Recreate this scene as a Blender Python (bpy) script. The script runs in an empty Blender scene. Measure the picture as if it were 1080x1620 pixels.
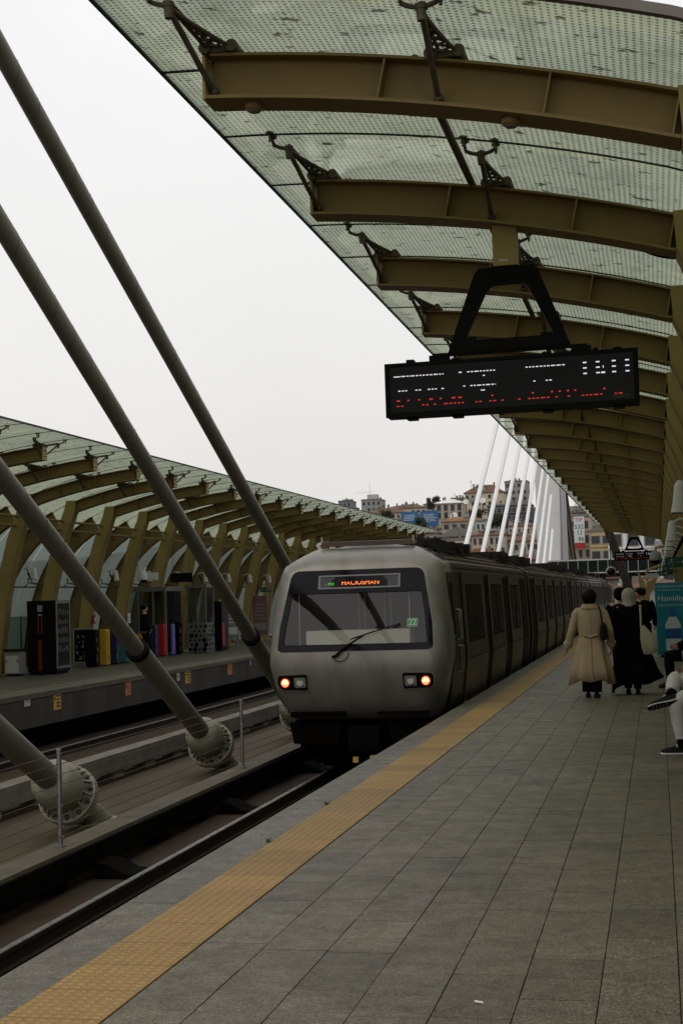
import bpy, bmesh, math, random
import numpy as np
from mathutils import Vector, Matrix, Euler

random.seed(7)
rnd = random.Random(11)
S = bpy.context.scene
COL = S.collection
R = math.radians

# ------------------------------------------------------------------ camera
cam_d = bpy.data.cameras.new("camera")
cam = bpy.data.objects.new("camera", cam_d)
COL.objects.link(cam)
cam_d.sensor_fit = 'VERTICAL'
cam_d.sensor_height = 36.0
cam_d.lens = 50.0
cam_d.clip_start = 0.1
cam_d.clip_end = 6000
cam.matrix_world = Matrix.Translation((0, 0, 1.66)) @ Matrix.Rotation(R(12.4075), 4, 'Z') @ \
    Matrix.Rotation(R(90 + 3.4574), 4, 'X') @ Matrix.Rotation(-0.032, 4, 'Z')
S.camera = cam

# ------------------------------------------------------------------ sky, sun, exposure
SUN_EL, SUN_ROT = R(52), R(215)
W = bpy.data.worlds.new("World")
S.world = W
W.use_nodes = True
wn, wl = W.node_tree.nodes, W.node_tree.links
wn.clear()
w_out = wn.new('ShaderNodeOutputWorld')
w_bg = wn.new('ShaderNodeBackground')
w_bg2 = wn.new('ShaderNodeBackground')
w_add = wn.new('ShaderNodeAddShader')
w_sky = wn.new('ShaderNodeTexSky')
w_sky.sky_type = 'NISHITA'
w_sky.sun_disc = False
w_sky.sun_elevation = SUN_EL
w_sky.sun_rotation = SUN_ROT
w_sky.dust_density = 6.0
w_bg.inputs['Strength'].default_value = 0.012
wl.new(w_sky.outputs[0], w_bg.inputs['Color'])
# the overcast layer: brighter upwards, softly mottled
w_tc = wn.new('ShaderNodeTexCoord')
w_sep = wn.new('ShaderNodeSeparateXYZ')
wl.new(w_tc.outputs['Generated'], w_sep.inputs[0])
w_ramp = wn.new('ShaderNodeValToRGB')
w_ramp.color_ramp.elements[0].position = 0.0
w_ramp.color_ramp.elements[0].color = (0.775, 0.755, 0.715, 1)
w_ramp.color_ramp.elements[1].position = 0.45
w_ramp.color_ramp.elements[1].color = (0.93, 0.925, 0.92, 1)
e = w_ramp.color_ramp.elements.new(0.18)
e.color = (0.83, 0.82, 0.80, 1)
wl.new(w_sep.outputs['Z'], w_ramp.inputs[0])
w_no = wn.new('ShaderNodeTexNoise')
w_no.inputs['Scale'].default_value = 2.2
w_no.inputs['Detail'].default_value = 5
wl.new(w_tc.outputs['Generated'], w_no.inputs['Vector'])
w_mr = wn.new('ShaderNodeMapRange')
w_mr.inputs['From Min'].default_value = 0.3
w_mr.inputs['From Max'].default_value = 0.7
w_mr.inputs['To Min'].default_value = 0.955
w_mr.inputs['To Max'].default_value = 1.045
wl.new(w_no.outputs[0], w_mr.inputs[0])
w_mul = wn.new('ShaderNodeVectorMath')
w_mul.operation = 'SCALE'
wl.new(w_ramp.outputs[0], w_mul.inputs[0])
wl.new(w_mr.outputs[0], w_mul.inputs['Scale'])
wl.new(w_mul.outputs[0], w_bg2.inputs['Color'])
w_bg2.inputs['Strength'].default_value = 1.0
wl.new(w_bg.outputs[0], w_add.inputs[0])
wl.new(w_bg2.outputs[0], w_add.inputs[1])
wl.new(w_add.outputs[0], w_out.inputs[0])

sun_d = bpy.data.lights.new("sun", 'SUN')
sun_d.energy = 0.5
sun_d.angle = R(25)
sun_d.color = (1.0, 0.96, 0.9)
sun = bpy.data.objects.new("sun", sun_d)
COL.objects.link(sun)
# sky rotation is clockwise from +Y seen from above
sv = Vector((math.sin(SUN_ROT) * math.cos(SUN_EL), math.cos(SUN_ROT) * math.cos(SUN_EL), math.sin(SUN_EL)))
sun.rotation_euler = sv.to_track_quat('Z', 'Y').to_euler()

S.view_settings.view_transform = 'Standard'
S.view_settings.look = 'None'
S.view_settings.exposure = 0.0
S.view_settings.gamma = 1.0
S.render.engine = 'CYCLES'
S.cycles.max_bounces = 7
S.cycles.diffuse_bounces = 4
S.cycles.glossy_bounces = 3
S.cycles.transmission_bounces = 6
S.cycles.transparent_max_bounces = 16
S.cycles.caustics_reflective = False
S.cycles.caustics_refractive = False
S.cycles.use_denoising = True
S.cycles.sample_clamp_indirect = 4.0

# ------------------------------------------------------------------ materials
class NT:
    """small helper around a node tree"""
    def __init__(s, name):
        s.m = bpy.data.materials.new(name)
        s.m.use_nodes = True
        s.n, s.l = s.m.node_tree.nodes, s.m.node_tree.links
        s.n.clear()
        s.out = s.n.new('ShaderNodeOutputMaterial')
        s.geo = None
    def pos(s):
        if not s.geo:
            s.geo = s.n.new('ShaderNodeNewGeometry')
        return s.geo.outputs['Position']
    def node(s, t, **kw):
        nd = s.n.new('ShaderNode' + t)
        for k, v in kw.items():
            setattr(nd, k, v)
        return nd
    def link(s, a, b):
        s.l.new(a, b)
    def val(s, x, sock):
        if isinstance(x, (int, float)):
            sock.default_value = x
        elif isinstance(x, tuple):
            sock.default_value = x if len(x) == len(sock.default_value) else tuple(x) + (1,)
        else:
            s.l.new(x, sock)
    def math(s, op, a, b=0.0, c=0.0):
        nd = s.n.new('ShaderNodeMath')
        nd.operation = op
        s.val(a, nd.inputs[0]); s.val(b, nd.inputs[1])
        if op in ('MULTIPLY_ADD', 'SMOOTH_MIN'):
            s.val(c, nd.inputs[2])
        return nd.outputs[0]
    def noise(s, vec, scale, detail=4, rough=.55, sc=None):
        if sc:
            mp = s.n.new('ShaderNodeMapping')
            mp.inputs['Scale'].default_value = sc
            s.l.new(vec, mp.inputs[0]); vec = mp.outputs[0]
        nd = s.n.new('ShaderNodeTexNoise')
        nd.inputs['Scale'].default_value = scale
        nd.inputs['Detail'].default_value = detail
        nd.inputs['Roughness'].default_value = rough
        s.l.new(vec, nd.inputs['Vector'])
        return nd.outputs[0]
    def rng(s, x, a, b, c=0.0, d=1.0, smooth=False):
        nd = s.n.new('ShaderNodeMapRange')
        if smooth:
            nd.interpolation_type = 'SMOOTHSTEP'
        s.l.new(x, nd.inputs[0])
        for i, v in zip(range(1, 5), (a, b, c, d)):
            nd.inputs[i].default_value = v
        return nd.outputs[0]
    def mix(s, f, a, b):
        nd = s.n.new('ShaderNodeMix')
        nd.data_type = 'RGBA'
        s.val(f, nd.inputs[0]); s.val(a, nd.inputs[6]); s.val(b, nd.inputs[7])
        return nd.outputs[2]
    def bump(s, h, strength=.3, dist=.01):
        nd = s.n.new('ShaderNodeBump')
        nd.inputs['Strength'].default_value = strength
        nd.inputs['Distance'].default_value = dist
        s.l.new(h, nd.inputs['Height'])
        return nd.outputs[0]
    def bsdf(s, col, rough=.6, metal=0.0, normal=None, spec=None, emit=None, estr=0, alpha=None):
        p = s.n.new('ShaderNodeBsdfPrincipled')
        s.val(col, p.inputs['Base Color']); s.val(rough, p.inputs['Roughness']); s.val(metal, p.inputs['Metallic'])
        if normal is not None:
            s.l.new(normal, p.inputs['Normal'])
        p.inputs['Specular IOR Level'].default_value = .2 if spec is None else spec
        if emit is not None:
            s.val(emit, p.inputs['Emission Color']); p.inputs['Emission Strength'].default_value = estr
        s.l.new(p.outputs[0], s.out.inputs[0])
        return p

def sc3(c, k):
    return tuple(x * k for x in c)

def mat(name, col, rough=.6, metal=0.0, var=.18, vscale=3.0, bump=0.0, bscale=60.0, dirt=None, dscale=1.2,
        damt=(.5, .75), stretch=None, spec=None):
    t = NT(name)
    n = t.noise(t.pos(), vscale, 6, .6, stretch)
    c = t.mix(t.rng(n, .3, .7), sc3(col, 1 - var), sc3(col, 1 + var))
    if dirt:
        d = t.noise(t.pos(), dscale, 7, .65, stretch)
        c = t.mix(t.rng(d, damt[0], damt[1], 0, .85), c, dirt)
    nm = None
    if bump:
        nm = t.bump(t.noise(t.pos(), bscale, 4), bump, .01)
    r = t.math('ADD', t.rng(n, .3, .7, -.07, .07), rough)
    t.bsdf(c, r, metal, nm, spec)
    return t.m

def emat(name, col, strength, base=(.01, .01, .01)):
    t = NT(name)
    n = t.noise(t.pos(), 40, 2)
    t.bsdf(base, t.rng(n, .3, .7, .35, .5), 0, None, None, col, strength)
    return t.m

TAN = (.19, .135, .043)
m_tan = mat('tan_steel_paint', TAN, .5, 0, .10, 1.7, .05, 90, (.10, .075, .03), 2.2, (.58, .85))
m_tan2 = mat('tan_steel_column', (.285, .215, .074), .5, 0, .10, 1.3, .05, 90, (.16, .12, .05), 1.6, (.6, .85))
m_iron = mat('dark_bracket_steel', (.085, .072, .048), .5, .2, .25, 9)
m_black = mat('black_casing', (.004, .004, .004), .55, 0, .3, 8, spec=.06)
m_blackgloss = mat('black_gloss', (.005, .005, .006), .22, 0, .2, 5, spec=.15)
m_rubber = mat('black_rubber', (.006, .006, .006), .8, 0, .2, 8, spec=.08)
m_trim = mat('canopy_edge_trim', (.15, .135, .115), .5, .2, .15, 4)
m_seal = mat('grey_green_sealant', (.035, .040, .030), .7, 0, .15, 4)
m_conc = mat('concrete_beam', (.17, .155, .13), .8, 0, .2, 2.5, .25, 45, (.10, .085, .065), 1.1, (.5, .75))
m_fascia = mat('platform_fascia_concrete', (.055, .050, .042), .85, 0, .25, 2.0, .2, 30, (.035, .03, .025), .9, (.45, .7), (1, 1, .35))
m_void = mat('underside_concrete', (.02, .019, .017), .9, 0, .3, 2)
m_deck = mat('rusty_deck_steel', (.080, .060, .034), .7, 0, .35, 1.6, .3, 20, (.055, .036, .022), .8, (.45, .72), (1, .4, 1))
m_bed = mat('track_bed', (.045, .028, .014), .85, 0, .35, 2.0, .4, 25, (.03, .022, .015), 1.0, (.42, .7))
m_guard = mat('guard_beam_top', (.11, .093, .066), .75, 0, .25, 3.0, .25, 40, (.38, .35, .29), 3.5, (.66, .72))
m_railside = mat('rail_rusty_side', (.03, .022, .016), .7, .3, .3, 8)
m_railtop = mat('rail_polished_top', (.36, .34, .32), .30, .95, .02, 8)
m_cable = mat('cable_sheath_grey', (.145, .138, .105), .45, 0, .08, 2.0, .05, 60, (.12, .11, .09), 3, (.6, .85))
m_cablew = mat('cable_sheath_white', (.66, .66, .64), .5, 0, .04, 1)
m_anchor = mat('anchor_paint_pale', (.235, .225, .17), .5, 0, .12, 4.0, .08, 50, (.17, .16, .13), 5, (.58, .8))
m_pylon = mat('pylon_grey', (.36, .36, .355), .6, 0, .06, .3)
m_pylonl = mat('pylon_pale', (.60, .60, .585), .6, 0, .05, .3)
m_steel = mat('stainless_steel', (.30, .295, .28), .35, .85, .12, 9)
m_white = mat('white_paint', (.42, .41, .37), .5, 0, .08, 5)
m_grey = mat('grey_paint', (.20, .20, .19), .55, 0, .12, 5)
m_galv = mat('grey_perforated_steel', (.15, .15, .145), .5, .5, .12, 6)

def glass_mat(name, tint, rough, transp, gloss=.08):
    t = NT(name)
    n = t.noise(t.pos(), 1.5, 4)
    a = t.node('BsdfTransparent'); t.val(tint, a.inputs[0])
    b = t.node('BsdfGlossy'); b.inputs['Color'].default_value = (.8, .8, .8, 1); t.val(t.rng(n, .3, .7, rough, rough + .02), b.inputs['Roughness'])
    lw = t.node('LayerWeight'); lw.inputs[0].default_value = .25
    f = t.math('ADD', lw.outputs['Fresnel'], gloss)
    mx = t.node('MixShader')
    t.link(f, mx.inputs[0]); t.link(a.outputs[0], mx.inputs[1]); t.link(b.outputs[0], mx.inputs[2])
    t.link(mx.outputs[0], t.out.inputs[0])
    return t.m

m_screen_glass = glass_mat('clear_glass_screen', (.55, .60, .57), .05, 1, .02)
m_wind = glass_mat('windscreen_glass', (.74, .74, .71), .0, 1, .03)

def canopy_glass():
    t = NT('fritted_canopy_glass')
    p = t.pos()
    sp = t.node('SeparateXYZ'); t.link(p, sp.inputs[0])
    def cell(v, pitch):
        q = t.math('DIVIDE', v, pitch)
        return t.math('SUBTRACT', t.math('FRACT', q), .5)
    # along the arch the print follows the sheet: use x and z together so that steep parts keep their rows
    ax = t.math('ADD', sp.outputs['X'], t.math('MULTIPLY', sp.outputs['Z'], .3))
    dx, dy = cell(ax, .038), cell(sp.outputs['Y'], .039)
    d = t.math('SQRT', t.math('ADD', t.math('POWER', dx, 2), t.math('POWER', dy, 2)))
    dot = t.rng(d, .23, .30, 1, 0)
    st = t.noise(p, 2.4, 8, .7)
    st2 = t.noise(p, .9, 5, .6)
    sp1 = t.noise(p, 10.0, 5, .62, (.62, 1.0, 1))
    spots = t.rng(sp1, .615, .655, 0, .92)
    mould = t.rng(st, .5, .75, 0, .6)
    c = t.mix(t.rng(st2, .3, .7), (.66, .73, .54), (.53, .61, .49))
    c = t.mix(t.math('MULTIPLY', dot, .82), c, (.055, .095, .055))
    c = t.mix(mould, c, (.22, .24, .17))
    c = t.mix(spots, c, (.055, .062, .035))
    tr = t.node('BsdfTranslucent'); t.val(c, tr.inputs[0])
    df = t.node('BsdfDiffuse'); t.val(t.mix(.75, c, (.03, .03, .02)), df.inputs[0])
    gl = t.node('BsdfGlossy'); gl.inputs['Roughness'].default_value = .01; gl.inputs['Color'].default_value = (.9, .9, .9, 1)
    fr = t.node('Fresnel'); fr.inputs[0].default_value = 1.36
    ad = t.node('AddShader'); t.link(tr.outputs[0], ad.inputs[0]); t.link(df.outputs[0], ad.inputs[1])
    mx = t.node('MixShader')
    t.link(t.math('MULTIPLY', fr.outputs[0], .6), mx.inputs[0])
    t.link(ad.outputs[0], mx.inputs[1]); t.link(gl.outputs[0], mx.inputs[2])
    t.link(mx.outputs[0], t.out.inputs[0])
    return t.m
m_glass = canopy_glass()

def arch_glass():
    t = NT('arch_wall_glass')
    p = t.pos()
    c = t.mix(t.rng(t.noise(p, 1.1, 6, .65), .3, .7), (.10, .125, .112), (.15, .178, .16))
    tr = t.node('BsdfTranslucent'); t.val(c, tr.inputs[0])
    tp = t.node('BsdfTransparent'); tp.inputs[0].default_value = (.17, .20, .185, 1)
    mx = t.node('MixShader'); mx.inputs[0].default_value = .35
    t.link(tr.outputs[0], mx.inputs[1]); t.link(tp.outputs[0], mx.inputs[2])
    t.link(mx.outputs[0], t.out.inputs[0])
    return t.m
m_archglass = arch_glass()

def paving_mat(name, base, dark, warm):
    t = NT(name)
    p = t.pos()
    at = t.node('Attribute'); at.attribute_name = 'shade'
    big = t.noise(p, .55, 6, .6)
    mid = t.noise(p, 5.0, 6, .65)
    fine = t.noise(p, 60.0, 4, .85)
    grain = t.noise(p, 170.0, 2, .8)
    c = t.mix(t.rng(big, .38, .62), base, warm)
    c = t.mix(t.rng(mid, .40, .70, 0, .55), c, dark)
    k = t.math('MULTIPLY', t.rng(fine, .38, .62, .25, 1.75), t.rng(grain, .38, .62, .4, 1.6))
    k = t.math('MULTIPLY', k, at.outputs['Fac'])
    k = t.math('MULTIPLY', k, t.rng(t.noise(p, 17, 5, .75), .38, .62, .72, 1.26))
    vm = t.node('VectorMath', operation='SCALE'); t.link(c, vm.inputs[0]); t.link(k, vm.inputs['Scale'])
    st = t.rng(t.noise(p, 1.7, 8, .75), .57, .68, 0, .55)
    c = t.mix(st, vm.outputs[0], sc3(dark, .55))
    sp = t.node('SeparateXYZ'); t.link(p, sp.inputs[0])
    fx = t.math('ABSOLUTE', t.math('SUBTRACT', t.math('FRACT', t.math('DIVIDE', t.math('ADD', sp.outputs['X'], 2.24), .322)), .5))
    gr = t.noise(p, 3.2, 6, .75)
    gm = t.math('MULTIPLY', t.rng(t.math('ADD', fx, t.math('MULTIPLY', gr, .055)), .505, .530, 0, 1), t.rng(gr, .42, .58, 0, .95))
    c = t.mix(gm, c, (.012, .011, .008))
    smp = t.rng(t.noise(p, 24, 4, .75), .64, .69, 0, .65)
    c = t.mix(smp, c, sc3(dark, .35))
    nm = t.bump(fine, .6, .004)
    t.bsdf(c, t.rng(mid, .3, .7, .45, .62), 0, nm, .42)
    return t.m
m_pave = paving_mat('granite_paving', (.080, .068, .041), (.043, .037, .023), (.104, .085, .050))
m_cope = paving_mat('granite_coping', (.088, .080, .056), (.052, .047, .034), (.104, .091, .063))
m_pave_far = paving_mat('granite_paving_shade_darkened', (.042, .037, .024), (.026, .023, .015), (.052, .044, .028))  # same granite, with the shade under the left canopy darkened into its colour
m_joint = mat('paving_joint_grime', (.006, .0055, .004), .95, 0, .3, 6)

def tactile_mat():
    t = NT('yellow_tactile_tile')
    p = t.pos()
    sp = t.node('SeparateXYZ'); t.link(p, sp.inputs[0])
    def cellc(v, pitch, off=0.0):
        return t.math('ABSOLUTE', t.math('SUBTRACT', t.math('FRACT', t.math('DIVIDE', t.math('ADD', v, off), pitch)), .5))
    dx, dy = cellc(sp.outputs['X'], .0525), cellc(sp.outputs['Y'], .0525)
    d = t.math('SQRT', t.math('ADD', t.math('POWER', dx, 2), t.math('POWER', dy, 2)))
    stud = t.rng(d, .24, .40, 1, 0, True)
    edge = t.rng(d, .27, .36, 1, 0)
    groove = t.math('MAXIMUM', t.rng(cellc(sp.outputs['Y'], .42), .488, .497, 0, 1), 0)
    big = t.noise(p, 1.1, 6, .65)
    mid = t.noise(p, 7, 6, .7)
    fine = t.noise(p, 160, 3, .7)
    c = t.mix(t.rng(big, .3, .7), (.36, .212, .046), (.28, .165, .042))
    c = t.mix(t.rng(mid, .45, .75, 0, .55), c, (.16, .10, .035))
    c = t.mix(t.math('MULTIPLY', t.math('SUBTRACT', 1.0, edge), .75), c, (.19, .115, .035))
    c = t.mix(t.math('MULTIPLY', groove, .8), c, (.05, .04, .02))
    at = t.node('Attribute'); at.attribute_name = 'shade'
    k = t.math('MULTIPLY', t.rng(fine, .35, .65, .6, 1.4), at.outputs['Fac'])
    vm = t.node('VectorMath', operation='SCALE'); t.link(c, vm.inputs[0]); t.link(k, vm.inputs['Scale'])
    st = t.rng(t.noise(p, 2.3, 8, .75), .62, .70, 0, .65)
    c = t.mix(st, vm.outputs[0], (.07, .05, .025))
    t.bsdf(c, .6, 0, t.bump(stud, .8, .005), .3)
    return t.m
m_yellow = tactile_mat()

# train materials
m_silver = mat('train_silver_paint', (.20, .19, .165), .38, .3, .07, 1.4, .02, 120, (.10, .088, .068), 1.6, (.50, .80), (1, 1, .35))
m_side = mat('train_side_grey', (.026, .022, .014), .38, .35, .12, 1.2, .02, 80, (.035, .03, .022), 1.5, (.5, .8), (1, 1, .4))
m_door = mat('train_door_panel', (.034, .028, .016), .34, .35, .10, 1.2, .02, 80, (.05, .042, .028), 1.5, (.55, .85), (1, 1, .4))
m_doorlow = mat('train_door_lower_reflect_tint', (.062, .048, .023), .36, .3, .10, 1.5, .02, 80, (.06, .05, .03), 1.5, (.55, .85))  # lighter gold: reflection of the yellow platform strip painted into the colour
m_slit = mat('train_dark_recess', (.003, .003, .003), .5, 0, .2, 4, spec=.04)
m_sidewin = mat('train_side_window', (.006, .0055, .005), .3, 0, .2, 3, spec=.008)
m_troof = mat('train_rusty_roof', (.085, .060, .044), .75, .1, .25, 2.0, .15, 30, (.05, .036, .028), 1.2, (.45, .75), (1, .35, 1))
m_equip = mat('train_roof_equipment', (.018, .014, .010), .7, .2, .3, 3)
m_equip2 = mat('roof_fairing_brown', (.05, .030, .020), .75, .1, .25, 2.0, .1, 30)
m_mask = mat('windscreen_surround_black', (.005, .005, .008), .07, 0, .15, 3, spec=.13)
m_under = mat('train_underframe', (.004, .0035, .003), .85, 0, .3, 5, spec=.03)
m_console = mat('cab_console', (.72, .72, .62), .6, 0, .06, 3)
m_cabwall = mat('cab_back_wall', (.05, .05, .05), .7, 0, .15, 2)
m_lens = mat('headlamp_lens', (.30, .29, .26), .12, .5, .15, 20)
m_red = emat('tail_lamp_lit', (1.0, .10, .03), 5.0)
m_redhot = emat('tail_lamp_core', (1.0, .42, .22), 6.0)
m_redcase = mat('tail_lamp_red_rim', (.10, .012, .008), .3, 0, .2, 10)
m_amber = emat('display_amber', (1.0, .20, .03), 1.8)
m_greenled = emat('display_green', (.12, .8, .08), .9)
m_ledwhite = emat('led_white', (.95, .93, 1.0), .8)
m_ledred = emat('led_red', (1.0, .05, .02), .6)
m_dispback = mat('display_glass', (.055, .055, .055), .15, 0, .1, 4)
m_board = mat('display_face_dark', (.005, .0045, .0045), .25, 0, .25, 2, spec=.10)
m_sgreen = mat('sticker_green', (.015, .23, .075), .4, 0, .05, 9)
m_exit = mat('exit_sign_green', (.010, .055, .030), .4, 0, .1, 9)
m_signy = mat('warning_sign_yellow', (.48, .29, .055), .6, 0, .1, 9)
m_signo = mat('warning_sign_orange', (.40, .20, .085), .6, 0, .1, 9)
m_ink = mat('sign_ink_dark', (.03, .025, .02), .6, 0, .1, 9)
m_redink = mat('sign_ink_red', (.36, .03, .025), .6, 0, .1, 9)
m_teal = mat('teal_poster', (.012, .17, .20), .45, 0, .08, 2)
m_teal2 = mat('teal_frame', (.016, .20, .23), .45, 0, .08, 4)
m_poster_w = mat('poster_white', (.50, .55, .55), .5, 0, .05, 4)
m_bluecap = mat('bottle_blue', (.02, .09, .24), .4, 0, .05, 9)
m_orange = emat('vending_orange_strip', (1.0, .13, .03), .045)
m_pyel = mat('panel_yellow', (.40, .23, .015), .5, 0, .1, 4)
m_pblue = mat('panel_navy', (.013, .017, .055), .5, 0, .1, 4)
m_pteal = mat('panel_teal', (.03, .12, .12), .5, 0, .1, 4)
m_pred = mat('panel_red', (.30, .018, .018), .5, 0, .1, 4)
m_ppur = mat('panel_purple', (.14, .11, .34), .5, 0, .1, 4)
m_pblk = mat('panel_black', (.005, .005, .005), .5, 0, .1, 4, spec=.05)
m_pink = mat('poster_pink', (.16, .085, .085), .5, 0, .15, 2)
m_bluebill = mat('billboard_blue', (.035, .115, .24), .5, 0, .1, .15)
m_pale = mat('pale_lettering', (.40, .46, .50), .6, 0, .05, 1)
# cloth and skin
m_skin = mat('skin', (.36, .20, .13), .55, 0, .08, 12)
m_trench = mat('trench_coat_cotton', (.30, .232, .138), .85, 0, .14, 5, .35, 16)
m_blackcloth = mat('black_cloth', (.0035, .0035, .0038), .9, 0, .3, 8, spec=.03)
m_charcoal = mat('charcoal_cloth', (.007, .007, .008), .9, 0, .3, 8, spec=.04)
m_scarf = mat('pale_headscarf', (.27, .25, .19), .85, 0, .22, 16, .6, 22)
m_tote = mat('tote_canvas', (.32, .29, .20), .85, 0, .08, 10, .2, 60)
m_jeans = mat('pale_grey_jeans', (.40, .39, .355), .85, 0, .10, 9, .25, 60)
m_hair = mat('dark_hair', (.005, .004, .0035), .6, 0, .3, 20, spec=.08)
m_sole = mat('white_sole', (.58, .57, .54), .6, 0, .06, 10)
m_bagblk = mat('black_leather', (.006, .0055, .0055), .5, 0, .2, 10, spec=.1)
m_eye = mat('eye', (.25, .23, .2), .3, 0, .1, 30)

# ------------------------------------------------------------------ mesh building
def V(*a):
    return Vector(a)

class MB:
    def __init__(s):
        s.v, s.f, s.mi, s.sh = [], [], [], []
        s.cur = 0
        s.shade = 1.0
    def add(s, vs, fs):
        b = len(s.v)
        s.v += [tuple(x) for x in vs]
        for f in fs:
            s.f.append(tuple(i + b for i in f)); s.mi.append(s.cur); s.sh.append(s.shade)
        return s
    def box(s, x0, x1, y0, y1, z0, z1):
        vs = [(x, y, z) for z in (z0, z1) for y in (y0, y1) for x in (x0, x1)]
        return s.add(vs, [(0, 2, 3, 1), (4, 5, 7, 6), (0, 1, 5, 4), (2, 6, 7, 3), (0, 4, 6, 2), (1, 3, 7, 5)])
    def bar(s, p, q, w, h, up=(0, 0, 1)):
        """rectangular bar from p to q"""
        p, q = Vector(p), Vector(q)
        d = (q - p).normalized(); u = Vector(up)
        a = d.cross(u)
        if a.length < 1e-4:
            a = d.cross(Vector((0, 1, 0)))
        a.normalize(); b = a.cross(d)
        vs = []
        for c in (p, q):
            for i, j in ((-1, -1), (1, -1), (1, 1), (-1, 1)):
                vs.append(c + a * (i * w / 2) + b * (j * h / 2))
        return s.add(vs, [(0, 1, 2, 3), (7, 6, 5, 4), (0, 4, 5, 1), (1, 5, 6, 2), (2, 6, 7, 3), (3, 7, 4, 0)])
    def loft(s, rings, cap=True, closed=True):
        n = len(rings[0])
        vs = [p for r in rings for p in r]
        fs = []
        for i in range(len(rings) - 1):
            for j in range(n if closed else n - 1):
                k = (j + 1) % n
                fs.append((i * n + j, i * n + k, (i + 1) * n + k, (i + 1) * n + j))
        if cap and closed:
            fs.append(tuple(range(n))[::-1]); fs.append(tuple((len(rings) - 1) * n + j for j in range(n)))
        return s.add(vs, fs)
    def tube(s, pts, r, n=10, cap=True):
        pts = [Vector(p) for p in pts]
        rs = r if isinstance(r, (list, tuple)) else [r] * len(pts)
        rings = []
        ref = None
        for i, p in enumerate(pts):
            d = (pts[min(i + 1, len(pts) - 1)] - pts[max(i - 1, 0)]).normalized()
            if ref is None:
                ref = d.cross(Vector((0, 0, 1)))
                if ref.length < .05:
                    ref = d.cross(Vector((0, 1, 0)))
            ref = (ref - d * ref.dot(d)).normalized()
            b = d.cross(ref)
            rings.append([p + (ref * math.cos(2 * math.pi * j / n) + b * math.sin(2 * math.pi * j / n)) * rs[i] for j in range(n)])
        return s.loft(rings, cap)
    def disc(s, c, axis, r, t, n=20):
        c, a = Vector(c), Vector(axis).normalized()
        return s.tube([c - a * t / 2, c + a * t / 2], r, n)
    def ball(s, c, r, n=14, m=9, sc=(1, 1, 1)):
        rings = []
        for i in range(1, m):
            t = math.pi * i / m
            rings.append([(c[0] + r * sc[0] * math.sin(t) * math.cos(2 * math.pi * j / n), c[1] + r * sc[1] * math.sin(t) * math.sin(2 * math.pi * j / n),
                           c[2] + r * sc[2] * math.cos(t)) for j in range(n)])
        return s.loft(rings)
    def prism(s, poly, axis, a, b):
        """poly of 2-D points extruded along axis ('x','y','z') from a to b"""
        def P(u, v, w):
            return {'x': (w, u, v), 'y': (u, w, v), 'z': (u, v, w)}[axis]
        return s.loft([[P(u, v, a) for u, v in poly], [P(u, v, b) for u, v in poly]])
    def grid(s, fn, nu, nv):
        vs = [fn(i / nu, j / nv) for j in range(nv + 1) for i in range(nu + 1)]
        fs = [(j * (nu + 1) + i, j * (nu + 1) + i + 1, (j + 1) * (nu + 1) + i + 1, (j + 1) * (nu + 1) + i) for j in range(nv) for i in range(nu)]
        return s.add(vs, fs)
    def mesh(s, name, mats, smooth=False, shade=False, weld=False):
        me = bpy.data.meshes.new(name)
        me.from_pydata(s.v, [], s.f)
        mats = mats if isinstance(mats, (list, tuple)) else [mats]
        for m in mats:
            me.materials.append(m)
        me.polygons.foreach_set('material_index', s.mi)
        if shade:
            at = me.attributes.new('shade', 'FLOAT', 'FACE')
            at.data.foreach_set('value', s.sh)
        bm = bmesh.new(); bm.from_mesh(me)
        if weld:
            bmesh.ops.remove_doubles(bm, verts=bm.verts, dist=1e-5)
        bmesh.ops.recalc_face_normals(bm, faces=bm.faces)
        if smooth:
            for f in bm.faces:
                f.smooth = True
            for ed in bm.edges:
                if len(ed.link_faces) == 2 and ed.calc_face_angle(0) > R(smooth if smooth is not True else 38):
                    ed.smooth = False
        bm.to_mesh(me); bm.free()
        me.update()
        return me
    def build(s, name, mats, parent=None, smooth=False, shade=False, weld=False):
        o = bpy.data.objects.new(name, s.mesh(name, mats, smooth, shade, weld))
        COL.objects.link(o)
        if parent:
            o.parent = parent
        return o

def tag(o, label=None, cat=None, group=None, kind=None):
    if label: o['label'] = label
    if cat: o['category'] = cat
    if group: o['group'] = group
    if kind: o['kind'] = kind
    return o

def thing(name, label, cat, loc=(0, 0, 0), rz=0.0, group=None):
    o = bpy.data.objects.new(name, None)
    o.empty_display_size = .2
    COL.objects.link(o)
    o.location = loc
    o.rotation_euler = (0, 0, rz)
    return tag(o, label, cat, group)

def copy_tree(o, parent=None):
    c = o.copy(); COL.objects.link(c)
    if parent is not None:
        c.parent = parent
    for ch in list(o.children):
        copy_tree(ch, c)
    return c

ORD = ['first', 'second', 'third', 'fourth', 'fifth', 'sixth', 'seventh', 'eighth', 'ninth', 'tenth', 'eleventh', 'twelfth',
       'thirteenth', 'fourteenth', 'fifteenth', 'sixteenth', 'seventeenth', 'eighteenth', 'nineteenth', 'twentieth',
       'twenty-first', 'twenty-second', 'twenty-third', 'twenty-fourth', 'twenty-fifth', 'twenty-sixth', 'twenty-seventh', 'twenty-eighth']

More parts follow.
